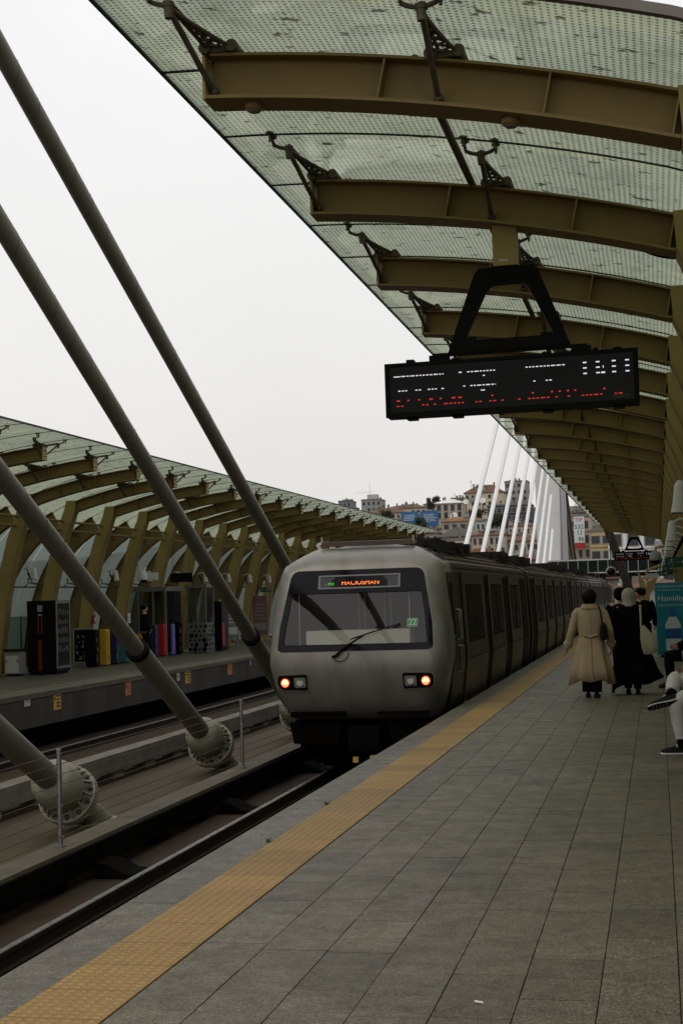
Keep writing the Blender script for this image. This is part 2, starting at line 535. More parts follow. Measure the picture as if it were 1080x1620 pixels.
def text_mb(mb, txt, size, place, depth=.002, align='CENTER'):
    """adds extruded lettering to mb; place maps (u, v, w) to a point"""
    cu = bpy.data.curves.new('lettering', 'FONT')
    cu.body = txt; cu.size = size; cu.align_x = align; cu.align_y = 'CENTER'
    cu.extrude = depth; cu.resolution_u = 3
    ob = bpy.data.objects.new('lettering', cu)
    COL.objects.link(ob)
    bpy.context.view_layer.update()
    me = bpy.data.meshes.new_from_object(ob.evaluated_get(bpy.context.evaluated_depsgraph_get()))
    mb.add([place(*v.co) for v in me.vertices], [tuple(p.vertices) for p in me.polygons])
    bpy.data.objects.remove(ob); bpy.data.curves.remove(cu); bpy.data.meshes.remove(me)
    return mb

AX = -7.45                      # the line of symmetry of the station
def mx(x, s):                   # s = 1: right side, s = -1: mirrored to the left side
    return x if s == 1 else 2 * AX - x

# ------------------------------------------------------------------ ground, track bed, platforms
def structure(name, mb, m, smooth=False, shade=False):
    return tag(mb.build(name, m, None, smooth, shade), kind='structure')

def hill_z(x, y):
    z = -14 + max(0, y - 210) * .112
    z += 3.0 * math.sin(x * .021 + y * .013) * min(1, max(0, (y - 260) / 150))
    if x < -120:
        z -= (-120 - x) * .12 * min(1, max(0, (y - 260) / 200))
    return min(z, 46) if y < 1200 else 46

g = MB()
nx, ny = 60, 60
def gp(u, v):
    x = -2600 + 5200 * u
    y = -300 + 4300 * v * v
    return (x, y, hill_z(x, y))
g.grid(gp, nx, ny)
m_hill = mat('hillside_earth', (.10, .095, .075), .95, 0, .3, .05)
structure('ground', g, m_hill, True)

# bridge deck under everything
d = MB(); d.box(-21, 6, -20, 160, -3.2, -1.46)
structure('bridge_deck', d, m_void)
d = MB(); d.box(-6.19, -2.5, -20, 150, -1.456, -1.16); d.box(-12.4, -8.76, -20, 150, -1.456, -1.16)
structure('track_bed', d, m_bed)
d = MB()
for i in range(2):                                  # the service deck between the tracks: long plates with a seam
    for j in range(14):
        x0 = -8.75 + i * 1.28; y0 = -20 + j * 12 + i * 4
        d.box(x0 + .003, x0 + 1.277, y0 + .004, y0 + 11.996, -1.456, -1.20)
structure('service_deck', d, m_deck)

def platform(s):
    base = MB(); base.box(min(mx(-2.93, s), mx(4.4, s)), max(mx(-2.93, s), mx(4.4, s)), -8, 120, -.62, -.005)
    structure('platform_base', base, m_joint)
    fa = MB()
    seg = -8.0
    while seg < 120:
        L = 2.7
        fa.box(min(mx(-2.955, s), mx(-2.925, s)), max(mx(-2.955, s), mx(-2.925, s)), seg + .006, seg + L - .006, -.66, -.10)
        seg += L
    structure('platform_fascia', fa, m_fascia)
    w = MB(); w.box(min(mx(-1.9, s), mx(4.4, s)), max(mx(-1.9, s), mx(4.4, s)), -8, 120, -1.46, -.625)
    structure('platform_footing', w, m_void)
    cp = MB(); y = -8.0; r2 = random.Random(3 + s)
    while y < 120:
        L = .65
        cp.shade = r2.uniform(.88, 1.12)
        a, b = mx(-2.97, s), mx(-2.672, s)
        cp.box(min(a, b), max(a, b), y + .002, y + L - .002, -.10, r2.uniform(-.001, .001))
        y += L
    structure('platform_coping', cp, m_cope, False, True)
    tp = MB(); y = -8.0
    while y < 120:
        tp.shade = r2.uniform(.80, 1.12)
        a, b = mx(-2.668, s), mx(-2.248, s)
        tp.box(min(a, b), max(a, b), y + .0015, y + .4185, -.03, .002)
        y += .42
    structure('tactile_paving', tp, m_yellow if s == 1 else m_cope, False, True)
    pv = MB()
    for k in range(20):
        x0 = -2.24 + .322 * k
        y = -8 + r2.uniform(0, .5)
        while y < 118:
            L = r2.choice((.322, .322, .483, .644))
            pv.shade = r2.choice((r2.uniform(.84, 1.14), r2.uniform(.92, 1.06), r2.uniform(.70, 1.25)))
            dz = r2.uniform(-.0012, .0012)
            a, b = mx(x0 + .002 + r2.uniform(0, .0015), s), mx(x0 + .3200, s)
            pv.box(min(a, b), max(a, b), y + .0015 + r2.uniform(0, .0025), y + L - .001, -.03, dz)
            y += L
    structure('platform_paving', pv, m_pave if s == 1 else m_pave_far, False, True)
platform(1); platform(-1)

# small litter and weeds on the near platform
lit = MB(); lit.tube([(-.80, 5.86, .006), (-.765, 5.845, .006)], .005, 8)
tag(lit.build('cigarette_end', m_sole), 'white cigarette end lying on the grey paving near the front', 'cigarette end')
def weed(x, y, label):
    b = MB()
    for i in range(26):
        a = rnd.uniform(0, 6.28); L = rnd.uniform(.015, .05); h = rnd.uniform(.006, .03)
        p = V(x + rnd.uniform(-.012, .012), y + rnd.uniform(-.02, .02), .001)
        q = p + V(math.cos(a) * L, math.sin(a) * L, h)
        n = V(-math.sin(a), math.cos(a), 0) * .003
        b.add([p - n, p + n, q + n * .4 + V(0, 0, .001), q - n * .4], [(0, 1, 2, 3)])
    tag(b.build('weed', mat('weed_green', (.035, .045, .018), .8)), label, 'weed')
weed(-2.69, 9.55, 'small dark weed in the joint beside the yellow strip, nearer to the camera')
weed(-2.685, 11.3, 'tiny dark weed in the joint beside the yellow strip, farther along')

# ------------------------------------------------------------------ rails, guard beams, fence
def rail(x, label, clips=False):
    t = thing('rail', label, 'rail', (x, 0, -1.159))
    b = MB(); b.box(-.07, .07, -18, 140, 0, .02); b.box(-.018, .018, -18, 140, .0202, .115)
    b.prism([(-.036, .1152), (.036, .1152), (.036, .151), (-.036, .151)], 'y', -18, 140)
    b.build('rail_web', m_railside, t)
    h = MB(); h.prism([(-.034, .1512), (.034, .1512), (.031, .158), (-.031, .158)], 'y', -18, 140)
    h.build('rail_head', m_railtop, t)
    if clips:
        c = MB()
        y = 6.0
        while y < 80:
            if x < -6:
                c.box(.075, .17, y, y + .13, .0, .155); y += .30
            else:
                c.box(-.15, -.075, y, y + .12, .0, .03); c.tube([(-.11, y + .06, .03), (-.11, y + .06, .06)], .02, 6)
                c.box(.075, .15, y, y + .12, .0, .03); y += .65
        o = c.build('rail_clips', m_grey, t); o['kind'] = 'stuff'
rail(-5.12, 'polished running rail of the near track, left one of the pair')
rail(-3.68, 'running rail of the near track close under the platform edge')
rail(-9.78, 'far track running rail beyond the pale concrete beam', True)
rail(-11.22, 'far track running rail below the left platform wall')

def guard(s, m_top, label):
    t = thing('guard_beam', label, 'kerb beam', (mx(-6.0, s), 0, -1.20))
    b = MB()
    y = -16.0
    while y < 130:
        b.box(-.16, .16, y + .008, y + 4.49, .16, .44)
        y += 4.5
    b.build('beam', m_top, t)
    p = MB(); y = -15.5
    while y < 130:
        p.box(-.13, .13, y, y + .45, .0005, .158); y += 1.5
    o = p.build('support_pads', m_conc if s == -1 else m_under, t); o['kind'] = 'stuff'
    if s == 1:
        k = MB()
        k.box(.162, .20, -16, 130, .15, .40)  # near-black strip that paints the shadow on the beam's track side
        k.build('painted_shade_strip', m_under, t)
        y = 14.2 - 4.3 * 4
        while y < 60:
            q = MB()
            q.prism([(.202, .043), (.70, .043), (.70, .075), (.50, .10), (.34, .19), (.202, .21)], 'y', y - .22, y + .22)
            q.build('bracket', m_under, t)
            y += 4.3
guard(1, m_guard, 'brown topped guard beam along the left side of the near track')
guard(-1, m_conc, 'pale concrete guard beam on pads along the far track')

FX = -6.0
fence = thing('wire_fence', 'wire fence with slim steel posts and many thin wires on the guard beam', 'fence', (FX, 0, -.76))
for i in range(-2, 15):
    y = 13.58 + 6.47 * i
    if y < 0: continue
    b = MB(); b.tube([(0, y, 0), (0, y, .97)], .026, 12); b.disc((0, y, .972), (0, 0, 1), .029, .02, 12)
    b.disc((0, y, .008), (0, 0, 1), .05, .016, 12)
    for k in range(9):
        b.tube([(.02, y, .10 + k * .104), (.031, y, .10 + k * .104)], .009, 8)
    b.build('post', m_steel, fence, True)
for k in range(9):
    z = .10 + k * .104
    w = MB()
    pts = []
    for i in range(-3, 14):
        y = 13.58 + 6.47 * i
        pts.append((0, y, z)); pts.append((0, y + 3.2, z - .010 - .003 * (k % 3)))
    w.tube(pts, .0042, 6)
    w.build('wire', m_iron, fence)

# ------------------------------------------------------------------ stay cables of the near pylon
SL = .51
def cable(ya, slope, label, sag=.0):
    za = -.70
    dr = V(0, -1, slope).normalized()          # up the cable
    P = V(AX, ya, za)
    t = thing('stay_cable', label, 'cable', (AX, ya, -1.2))
    o = V(0, 0, za + 1.2)
    def at(s_, lift=0):
        return o + dr * s_ + V(0, 0, lift)
    # stub leaning out of the deck, oval foot plate
    b = MB(); b.tube([at(-1.25), at(-.10)], .19, 24)
    b.build('anchor_stub', m_anchor, t, True)
    foot = o - dr * 1.04
    b = MB(); b.loft([[(foot.x + .27 * math.cos(a), foot.y + .46 * math.sin(a), z) for a in [i * 2 * math.pi / 28 for i in range(28)]] for z in (-.01, .014)])
    b.build('foot_plate', m_anchor, t, True)
    # bolted flange
    fl = MB(); fl.disc(at(-.13), dr, .385, .055, 36)
    fl.disc(at(-.055), dr, .385, .055, 36)
    f = fl.build('flange', m_anchor, t, True)
    side = dr.cross(V(1, 0, 0)).normalized()
    for i in range(12):
        a = i * math.pi / 6 + .2
        rad = V(1, 0, 0) * math.cos(a) + side * math.sin(a)
        c = at(-.03) + rad * .325
        bb = MB(); bb.disc(c + dr * .02, dr, .034, .05, 6); bb.tube([c, c + dr * .075], .018, 8)
        bb.build('bolt', m_iron, f)
        a += math.pi / 12
        rad = V(1, 0, 0) * math.cos(a) + side * math.sin(a)
        q = MB(); q.bar(at(-.03) + rad * .345, at(.16) + rad * .23, .022, .05, rad)
        q.build('rib', m_anchor, f)
    # rounded socket
    b = MB(); pts = []; rs = []
    for i in range(15):
        u = i / 14
        pts.append(at(-.03 + .62 * u))
        rs.append(.25 + .065 * math.sin(min(1, u * 1.7) * math.pi * .5) if u < .45 else .155 + .16 * max(0, 1 - ((u - .45) / .55) ** 2) ** .5)
    b.tube(pts, rs, 28); b.build('socket', m_anchor, t, True)
    # guide tube up to the black collar, then the sheathed cable
    b = MB(); b.tube([at(.45), at(3.62)], [.158, .158], 24); b.build('guide_tube', m_cable, t, True)
    b = MB(); b.disc(at(3.70), dr, .174, .11, 24); b.build('collar', m_rubber, t, True)
    L = (ya + 40) / -dr.y * -1 if False else (ya + 42) / abs(dr.y)
    b = MB(); pts = []
    for i in range(25):
        u = i / 24
        s_ = 3.65 + (L - 3.65) * u
        pts.append(at(s_, sag * math.sin(math.pi * min(1, u * 1.0)) * -1))
    b.tube(pts, .122, 24)
    # the helical rib of the sheath
    hp = []
    s_ = 3.8
    while s_ < 26:
        a = s_ * 2 * math.pi / .62
        hp.append(at(s_) + (V(1, 0, 0) * math.cos(a) + side * math.sin(a)) * .1225); s_ += .045
    b.cur = 1
    b.tube(hp, .0045, 4, False)
    b.build('cable_sheath', [m_cable, m_iron], t, True)
cable(17.05, .515, 'grey stay cable nearest the camera, its bolted anchor at the lower left')
cable(23.0, .515, 'grey stay cable with black collar whose bolted anchor stands beside the train')
cable(28.95, .515, 'long grey stay cable running down behind the left side of the train')
cable(34.9, .470, 'highest grey stay cable crossing the white sky to the train roof')
# ------------------------------------------------------------------ the far pylon and its white cables
py = thing('bridge_pylon', 'grey concrete bridge pylon rising behind the white cables', 'pylon', (AX, 111, -1.4))
b = MB()
b.loft([[(-.95, -3.4, 0), (.62, -3.4, 0), (.62, 3.4, 0), (-.95, 3.4, 0)], [(-.95, -3.2, 10), (.62, -3.2, 10), (.62, 3.2, 10), (-.95, 3.2, 10)],
        [(-.6, -1.6, 46), (.5, -1.6, 46), (.5, 1.6, 46), (-.6, 1.6, 46)]])
b.build('shaft', m_pylon, py)
b = MB()
pl = [(-1.25, 3.6)] + [(-.15 + .55 * math.sin(a), 4.3 - .75 * math.cos(a)) for a in [i * math.pi / 20 for i in range(1, 10)]] + [(.52, 7.5), (.58, 12), (.55, 20), (-1.15, 20)]
b.prism(pl, 'y', -3.75, -3.40)
b.build('saddle_face', m_pylonl, py)
for i in range(9):
    ya = 47.0 + 5.9 * i
    sl = .47 + .006 * max(0, i - 4) ** 2
    t = thing('stay_cable', '%s white stay cable from the left, climbing towards the grey far pylon' % ORD[i], 'cable', (AX, ya, -1.2), 0, 'white stay cables of the far pylon')
    b = MB(); L = 106.5 - ya
    b.tube([(0, -.4, -.1), (0, L, L * sl + .45)], .105, 14); b.build('cable_sheath', m_cablew, t, True)
    b = MB(); b.tube([(0, -.9, -.4), (0, .5, .34)], .21, 14); b.disc((0, .5, .34), (0, 1, sl), .33, .12, 20); b.build('anchor_stub', m_anchor, t, True)
for i in range(5):
    ya = 122 + 5.9 * i
    t = thing('stay_cable', '%s dark stay cable right of the grey pylon, running down away from it' % ORD[i], 'cable', (AX, ya, -1.2), 0, 'dark stay cables beyond the far pylon')
    b = MB(); L = ya - 114
    b.tube([(0, .4, -.1), (0, -L, L * (.62 - .02 * i) + .45)], .14, 12); b.build('cable_sheath', m_cable, t, True)

# ------------------------------------------------------------------ the canopies: one frame every 2.75 m
PITCH, Y0F, NFR = 2.75, 8.25, 26
def beam_z(x):                                     # underside of the roof beam
    return 4.76 - (x + 3.55) ** 2 / 25
def bez(t, p):
    a = (1 - t)
    return tuple(a ** 3 * p[0][i] + 3 * a * a * t * p[1][i] + 3 * a * t * t * p[2][i] + t ** 3 * p[3][i] for i in (0, 1))
ARCH = [(.20, 4.20), (1.65, 3.76), (2.70, 2.55), (2.82, 0.0)]
def roof_line():                                   # outer line of the sheet: (x, z)
    pts = [(-3.09 + 3.29 * i / 14, 0) for i in range(15)]
    pts = [(x, beam_z(x) + .48) for x, _ in pts]
    return pts
def arch_pts(n=14):
    return [bez(i / n, ARCH) for i in range(n + 1)]
def normal2(pts, i):
    a, b = pts[max(i - 1, 0)], pts[min(i + 1, len(pts) - 1)]
    dx, dz = b[0] - a[0], b[1] - a[1]
    l = math.hypot(dx, dz)
    return (-dz / l, dx / l)

def make_frame(s):
    bx = mx(1.15, s)
    t = thing('canopy_frame', 'tan steel canopy frame', 'canopy frame', (bx, 0, 0))
    def P(x, y, z):
        return (mx(x, s) - bx, y, z)
    def strip(mb, line, lo, hi, y0, y1):
        """extrude the band between line+lo*n and line+hi*n over y0..y1"""
        rings = []
        for i, p in enumerate(line):
            n = normal2(line, i)
            rings.append([P(p[0] + n[0] * lo, y0, p[1] + n[1] * lo), P(p[0] + n[0] * hi, y0, p[1] + n[1] * hi),
                          P(p[0] + n[0] * hi, y1, p[1] + n[1] * hi), P(p[0] + n[0] * lo, y1, p[1] + n[1] * lo)])
        mb.loft(rings)
    line = [(-2.55 + 2.785 * i / 12, 0) for i in range(13)]
    line = [(x, beam_z(x)) for x, _ in line]
    b = MB()
    strip(b, line, 0, .020, -.125, .125)
    strip(b, line, .0202, .27, -.009, .009)
    strip(b, line, .2702, .288, -.10, .10)
    beam = b.build('roof_beam', m_tan, t)
    for x in (-1.5, -.53, .19):
        z = beam_z(x)
        b = MB()
        for y0, y1 in ((-.115, -.0092), (.0092, .115)):
            vs = [P(x + dx + k * .05, y, z + zz) for dx in (0, .012) for (y, zz, k) in ((y0, .022, 0), (y1, .022, 0), (y1 if y1 < .1 else y1 - .02, .268, 1), (y0 if y0 > -.1 else y0 + .02, .268, 1))]
            b.loft([vs[:4], vs[4:]])
        b.build('stiffener', m_tan, beam)
    b = MB()
    x, z = -2.553, beam_z(-2.55)
    b.loft([[P(x - dx, y, zz) for y, zz in ((-.118, z - .001), (.118, z - .001), (.105, z + .29), (-.105, z + .29))] for dx in (0, .018)])
    b.cur = 1
    for yy in (-.05, .05):
        for zz in (.08, .20):
            b.tube([P(x - .016, yy, z + zz), P(x - .032, yy, z + zz)], .014, 6)
    b.build('end_plate', [m_tan2, m_iron], beam)
    # brackets that carry the glass seams, either side of the beam
    for xb in (-2.50, -1.12):
        zt = beam_z(xb) + .288
        for q in (-1, 1):
            b = MB()
            ye = q * .60
            # foot along the top flange, with clamps at both ends
            b.box(*sorted((P(xb - .05, 0, 0)[0], P(xb + .12, 0, 0)[0])), *sorted((q * .03, q * .11)), zt + .001, zt + .035)
            for xo in (-.05, .12):
                b.tube([P(xb + xo, q * .02, zt + .028), P(xb + xo, q * .13, zt + .028)], .038, 10)
            # tapering perforated arm that narrows towards the spider
            n = 7
            lean = -.11 if xb < -2 else -.02
            top = [P(xb + lean * i / n, q * (.08 + .52 * i / n), zt + .05 + .085 * (i / n) ** 1.3) for i in range(n + 1)]
            rt = [P(xb + lean * i / n + .11 * (1 - i / n) ** 1.4, q * (.08 + .51 * i / n), zt + .03 + .07 * (i / n)) for i in range(n + 1)]
            lf = [P(xb + lean * i / n - .04 * (1 - i / n) ** 1.4, q * (.08 + .51 * i / n), zt + .03 + .07 * (i / n)) for i in range(n + 1)]
            b.tube(top, .012, 6); b.tube(rt, .014, 6); b.tube(lf, .014, 6)
            for i in range(n):
                b.bar(rt[i], lf[i + 1], .012, .014); b.bar(top[i], rt[i + 1], .010, .012); b.bar(top[i], lf[i + 1], .010, .012)
            b.tube([P(xb + lean, ye, zt + .03), P(xb + lean, ye, zt + .115)], [.024, .032], 10)
            # strut from the foot of the web
            zb = beam_z(xb) + .06
            b.tube([P(xb - .02, q * .012, zb), P(xb + lean, q * .55, zt + .075)], .019, 8)
            b.ball(P(xb - .02, q * .035, zb + .01), .032, 8, 6)
            br = b.build('seam_bracket', m_iron, t, True)
            # spider: a bowed cross arm with two or four heads under the glass
            sp = MB()
            zg = beam_z(xb) + .48
            xs_ = xb + lean
            sp.disc(P(xs_, ye, zt + .11), (0, 0, 1), .036, .03, 10)
            pts = []
            for i in range(13):
                u = (i - 6) / 6
                if xb < -2 and u > .01: break
                pts.append(P(xs_ + .115 * u, ye, zt + .11 + .035 * u * u))
            sp.tube(pts, .015, 7)
            for k in ((-1,) if xb < -2 else (-1, 1)):
                e0 = pts[0] if k == -1 else pts[-1]
                for h in (-1, 1):
                    hx, hy = xs_ + k * .115, q * .675 + h * .05
                    zz = beam_z(hx) + .478
                    sp.tube([e0, P(hx, (ye + hy) / 2, zz - .045), P(hx, hy, zz - .05)], .011, 6)
                    sp.tube([P(hx, hy, zz - .075), P(hx, hy, zz - .004)], .010, 6)
                    sp.disc(P(hx, hy, zz - .008), (0, 0, 1), .032, .016, 10)
            sp.build('spider', m_iron, br, True)
    # column: a tapering box leaning towards the tracks
    b = MB(); rings = []
    CZ = [0, .5, 1.0, 1.5, 2.0, 2.5, 3.0, 3.4, 3.8, 4.1, 4.21, 4.50]
    CX = [c + .045 for c in (1.10, 1.06, 1.0, .93, .85, .74, .61, .50, .36, .25, .205, .19)]
    CD = [.30, .32, .34, .35, .355, .36, .36, .36, .35, .33, .32, .26]
    for z, x, dpt in zip(CZ, CX, CD):
        rings.append([P(x, -.105, z), P(x + dpt, -.105, z), P(x + dpt, .105, z), P(x, .105, z)])
    b.loft(rings)
    col = b.build('column', m_tan2, t)
    b = MB(); rings = []
    for z, x, dpt in zip(CZ[:-1], CX[:-1], CD[:-1]):
        rings.append([P(x - .018, -.125, z + .001), P(x - .0005, -.125, z + .001), P(x - .0005, .125, z + .001), P(x - .018, .125, z + .001)])
    b.loft(rings); b.build('column_flange', m_tan, col)
    b = MB(); b.box(*sorted((P(.98, 0, 0)[0], P(1.52, 0, 0)[0])), -.22, .22, .001, .03)
    b.build('base_plate', m_tan2, col)
    # arch rib behind the column down to the platform
    al = arch_pts()
    b = MB()
    ar = al[2:]
    strip(b, ar, -.17, -.15, -.10, .10); strip(b, ar, -.1498, .28, -.010, .010); strip(b, ar, .2802, .30, -.09, .09)
    rib = b.build('arch_rib', m_tan, t)
    for k in (4, 9):
        n = normal2(al, k); p = al[k]
        b = MB()
        for q in (-1, 1):
            b.tube([P(p[0] + n[0] * .06, q * .01, p[1] + n[1] * .06), P(p[0] + n[0] * .34, q * .58, p[1] + n[1] * .34)], .016, 7)
            b.tube([P(p[0] + n[0] * .25, q * .02, p[1] + n[1] * .25), P(p[0] + n[0] * .34, q * .60, p[1] + n[1] * .34)], .018, 7)
            for kk in (-1, 1):
                tx = (n[1], -n[0])
                c = (p[0] + n[0] * .36 + tx[0] * .11 * kk, p[1] + n[1] * .36 + tx[1] * .11 * kk)
                b.tube([P(p[0] + n[0] * .34, q * .60, p[1] + n[1] * .34), P(c[0], q * .66, c[1])], .013, 6)
                b.ball(P(c[0], q * .66, c[1]), .032, 8, 6)
        b.build('rib_bracket', m_iron, rib, True)
    # purlin tubes to the next frame
    b = MB(); zp = beam_z(-1.28) + .31
    b.tube([P(-1.28, 0, zp), P(-1.28, PITCH, zp)], .030, 10)
    b.build('purlin', m_iron, t, True)
    b = MB()
    for (x, z) in ((.60, 3.95), (.68, 3.72)):
        b.tube([P(x, .12, z), P(x, PITCH - .12, z)], .035, 10)
    b.build('knee_purlin', m_tan, t, True)
    b = MB(); p = al[9]; b.tube([P(p[0] - .05, .0, p[1]), P(p[0] - .05, PITCH, p[1])], .022, 8)
    b.build('arch_purlin', m_iron, t, True)
    # the glass: two sheets a bay over the roof, two in the arch wall
    rl = roof_line()
    al2 = [(p[0] + normal2(al, i)[0] * .465, p[1] + normal2(al, i)[1] * .465) for i, p in enumerate(al)]
    for (y0, y1) in ((-.675 + .006, .675 - .006), (.675 + .006, PITCH - .675 - .006)):
        b = MB()
        full = rl + al2[2:5]
        b.loft([[P(x, y0, z), P(x, y1, z)] for x, z in full], False, False)
        gpn = b.build('roof_glass', m_glass, t, True)
        b = MB()
        b.loft([[P(x, y0, z), P(x, y1, z)] for x, z in al2[4:]], False, False)
        b.build('wall_glass', m_archglass, t, True)
        # black sealant in the seam and a slim edge trim
        b = MB()
        b.loft([[P(x, y1 - .004, z - .010), P(x, y1 + .016, z - .010), P(x, y1 + .016, z + .008), P(x, y1 - .004, z + .008)] for x, z in full])
        b.cur = 0
        x0, z0 = rl[0]
        b.box(*sorted((P(x0 - .022, 0, 0)[0], P(x0 - .002, 0, 0)[0])), y0 - .006, y1 + .006, z0 - .018, z0 + .018)
        b.build('seal', m_seal, gpn)
    return t

SIDE = {1: 'over the right platform', -1: 'over the left platform'}
for s in (1, -1):
    proto = make_frame(s)
    for i in range(NFR):
        o = proto if i == 0 else copy_tree(proto)
        o.location.y = Y0F + PITCH * i
        o['label'] = '%s tan steel canopy frame %s, counted from the near end' % (ORD[i], SIDE[s])
        o['group'] = 'canopy frames ' + SIDE[s]
    # metal trim closing the near end of the roof
    b = MB()
    al_ = arch_pts(); full = roof_line() + [(p[0] + normal2(al_, i)[0] * .465, p[1] + normal2(al_, i)[1] * .465) for i, p in enumerate(al_)][2:]
    b.loft([[(mx(x, s), y, z + dz) for (y, dz) in ((-.05, -.02), (0, -.02), (0, .04), (-.05, .04))] for x, z in full])
    e_ = b.build('roof_end_trim', m_trim)
    e_.location.y = Y0F - .675
    tag(e_, 'grey metal trim closing the near end of the glass roof ' + SIDE[s], 'roof trim')

# floodlights on the columns
def lamp_at(s, i):
    y = Y0F + PITCH * i
    t = thing('floodlight', '', 'floodlight', (mx(.52, s), y, 2.52))
    k = -s
    b = MB(); b.tube([(k * .0, 0, .10), (k * .14, 0, .17), (k * .26, 0, .12)], .016, 8); b.build('arm', m_white, t, True)
    b = MB(); b.tube([(k * .26, 0, .14), (k * .27, 0, .10), (k * .285, 0, -.06), (k * .29, 0, -.16)], [.035, .058, .066, .082], 18); b.build('housing', m_white, t, True)
    b = MB(); b.disc((k * .29, 0, -.163), (0, 0, 1), .072, .01, 18); b.build('lens', m_blackgloss, t)
    pts = []
    for j in range(11):
        u = j / 10
        pts.append((k * (.02 + .14 * math.sin(u * math.pi)), .145, .12 - .36 * math.sin(u * math.pi) * (1 - .3 * u) - .1 * u))
    b = MB(); b.tube(pts, .014, 6); b.build('cable_loop', m_rubber, t, True)
    return t
for s in (1, -1):
    pr = lamp_at(s, 0)
    seq = [2] + list(range(5, 24)) if s == 1 else list(range(6, 24))
    for i in seq:
        o = pr if i == seq[0] else copy_tree(pr)
        o.location.y = Y0F + PITCH * i
        o['label'] = 'white floodlight on the %s tan column %s' % (ORD[i], SIDE[s].replace('over', 'of'))
        o['group'] = 'floodlights on the columns ' + SIDE[s].replace('over', 'of')

# slack black cables under the near roof
def slack(p, q, sag, label):
    p, q = Vector(p), Vector(q)
    b = MB(); b.tube([p.lerp(q, i / 16) - V(0, 0, sag * math.sin(math.pi * i / 16)) for i in range(17)], .018, 8)
    tag(b.build('power_cable', m_rubber, None, True), label, 'cable')
slack((-.32, 11.25, 4.60), (.32, 11.45, 4.26), .10, 'slack black cable drooping under the roof glass beside the right column')
slack((-.93, 11.02, 4.50), (-.72, 11.9, 4.86), -.02, 'short black cable rising from the hanger of the near departure board')

def downlight(x, y, label):
    z = beam_z(x)
    t = thing('downlight', label, 'lamp', (x, y, z))
    b = MB(); b.tube([(0, 0, -.001), (0, 0, -.03), (0, 0, -.045)], [.056, .056, .04], 20); b.build('housing', m_tan, t, True)
    b = MB(); b.disc((0, 0, -.048), (0, 0, 1), .034, .004, 16); b.build('lens', m_grey, t)
downlight(-.72, Y0F, 'round lamp fitting under the nearest tan roof beam')
downlight(-2.28, Y0F, 'small round fitting under the outer end of the nearest tan roof beam')

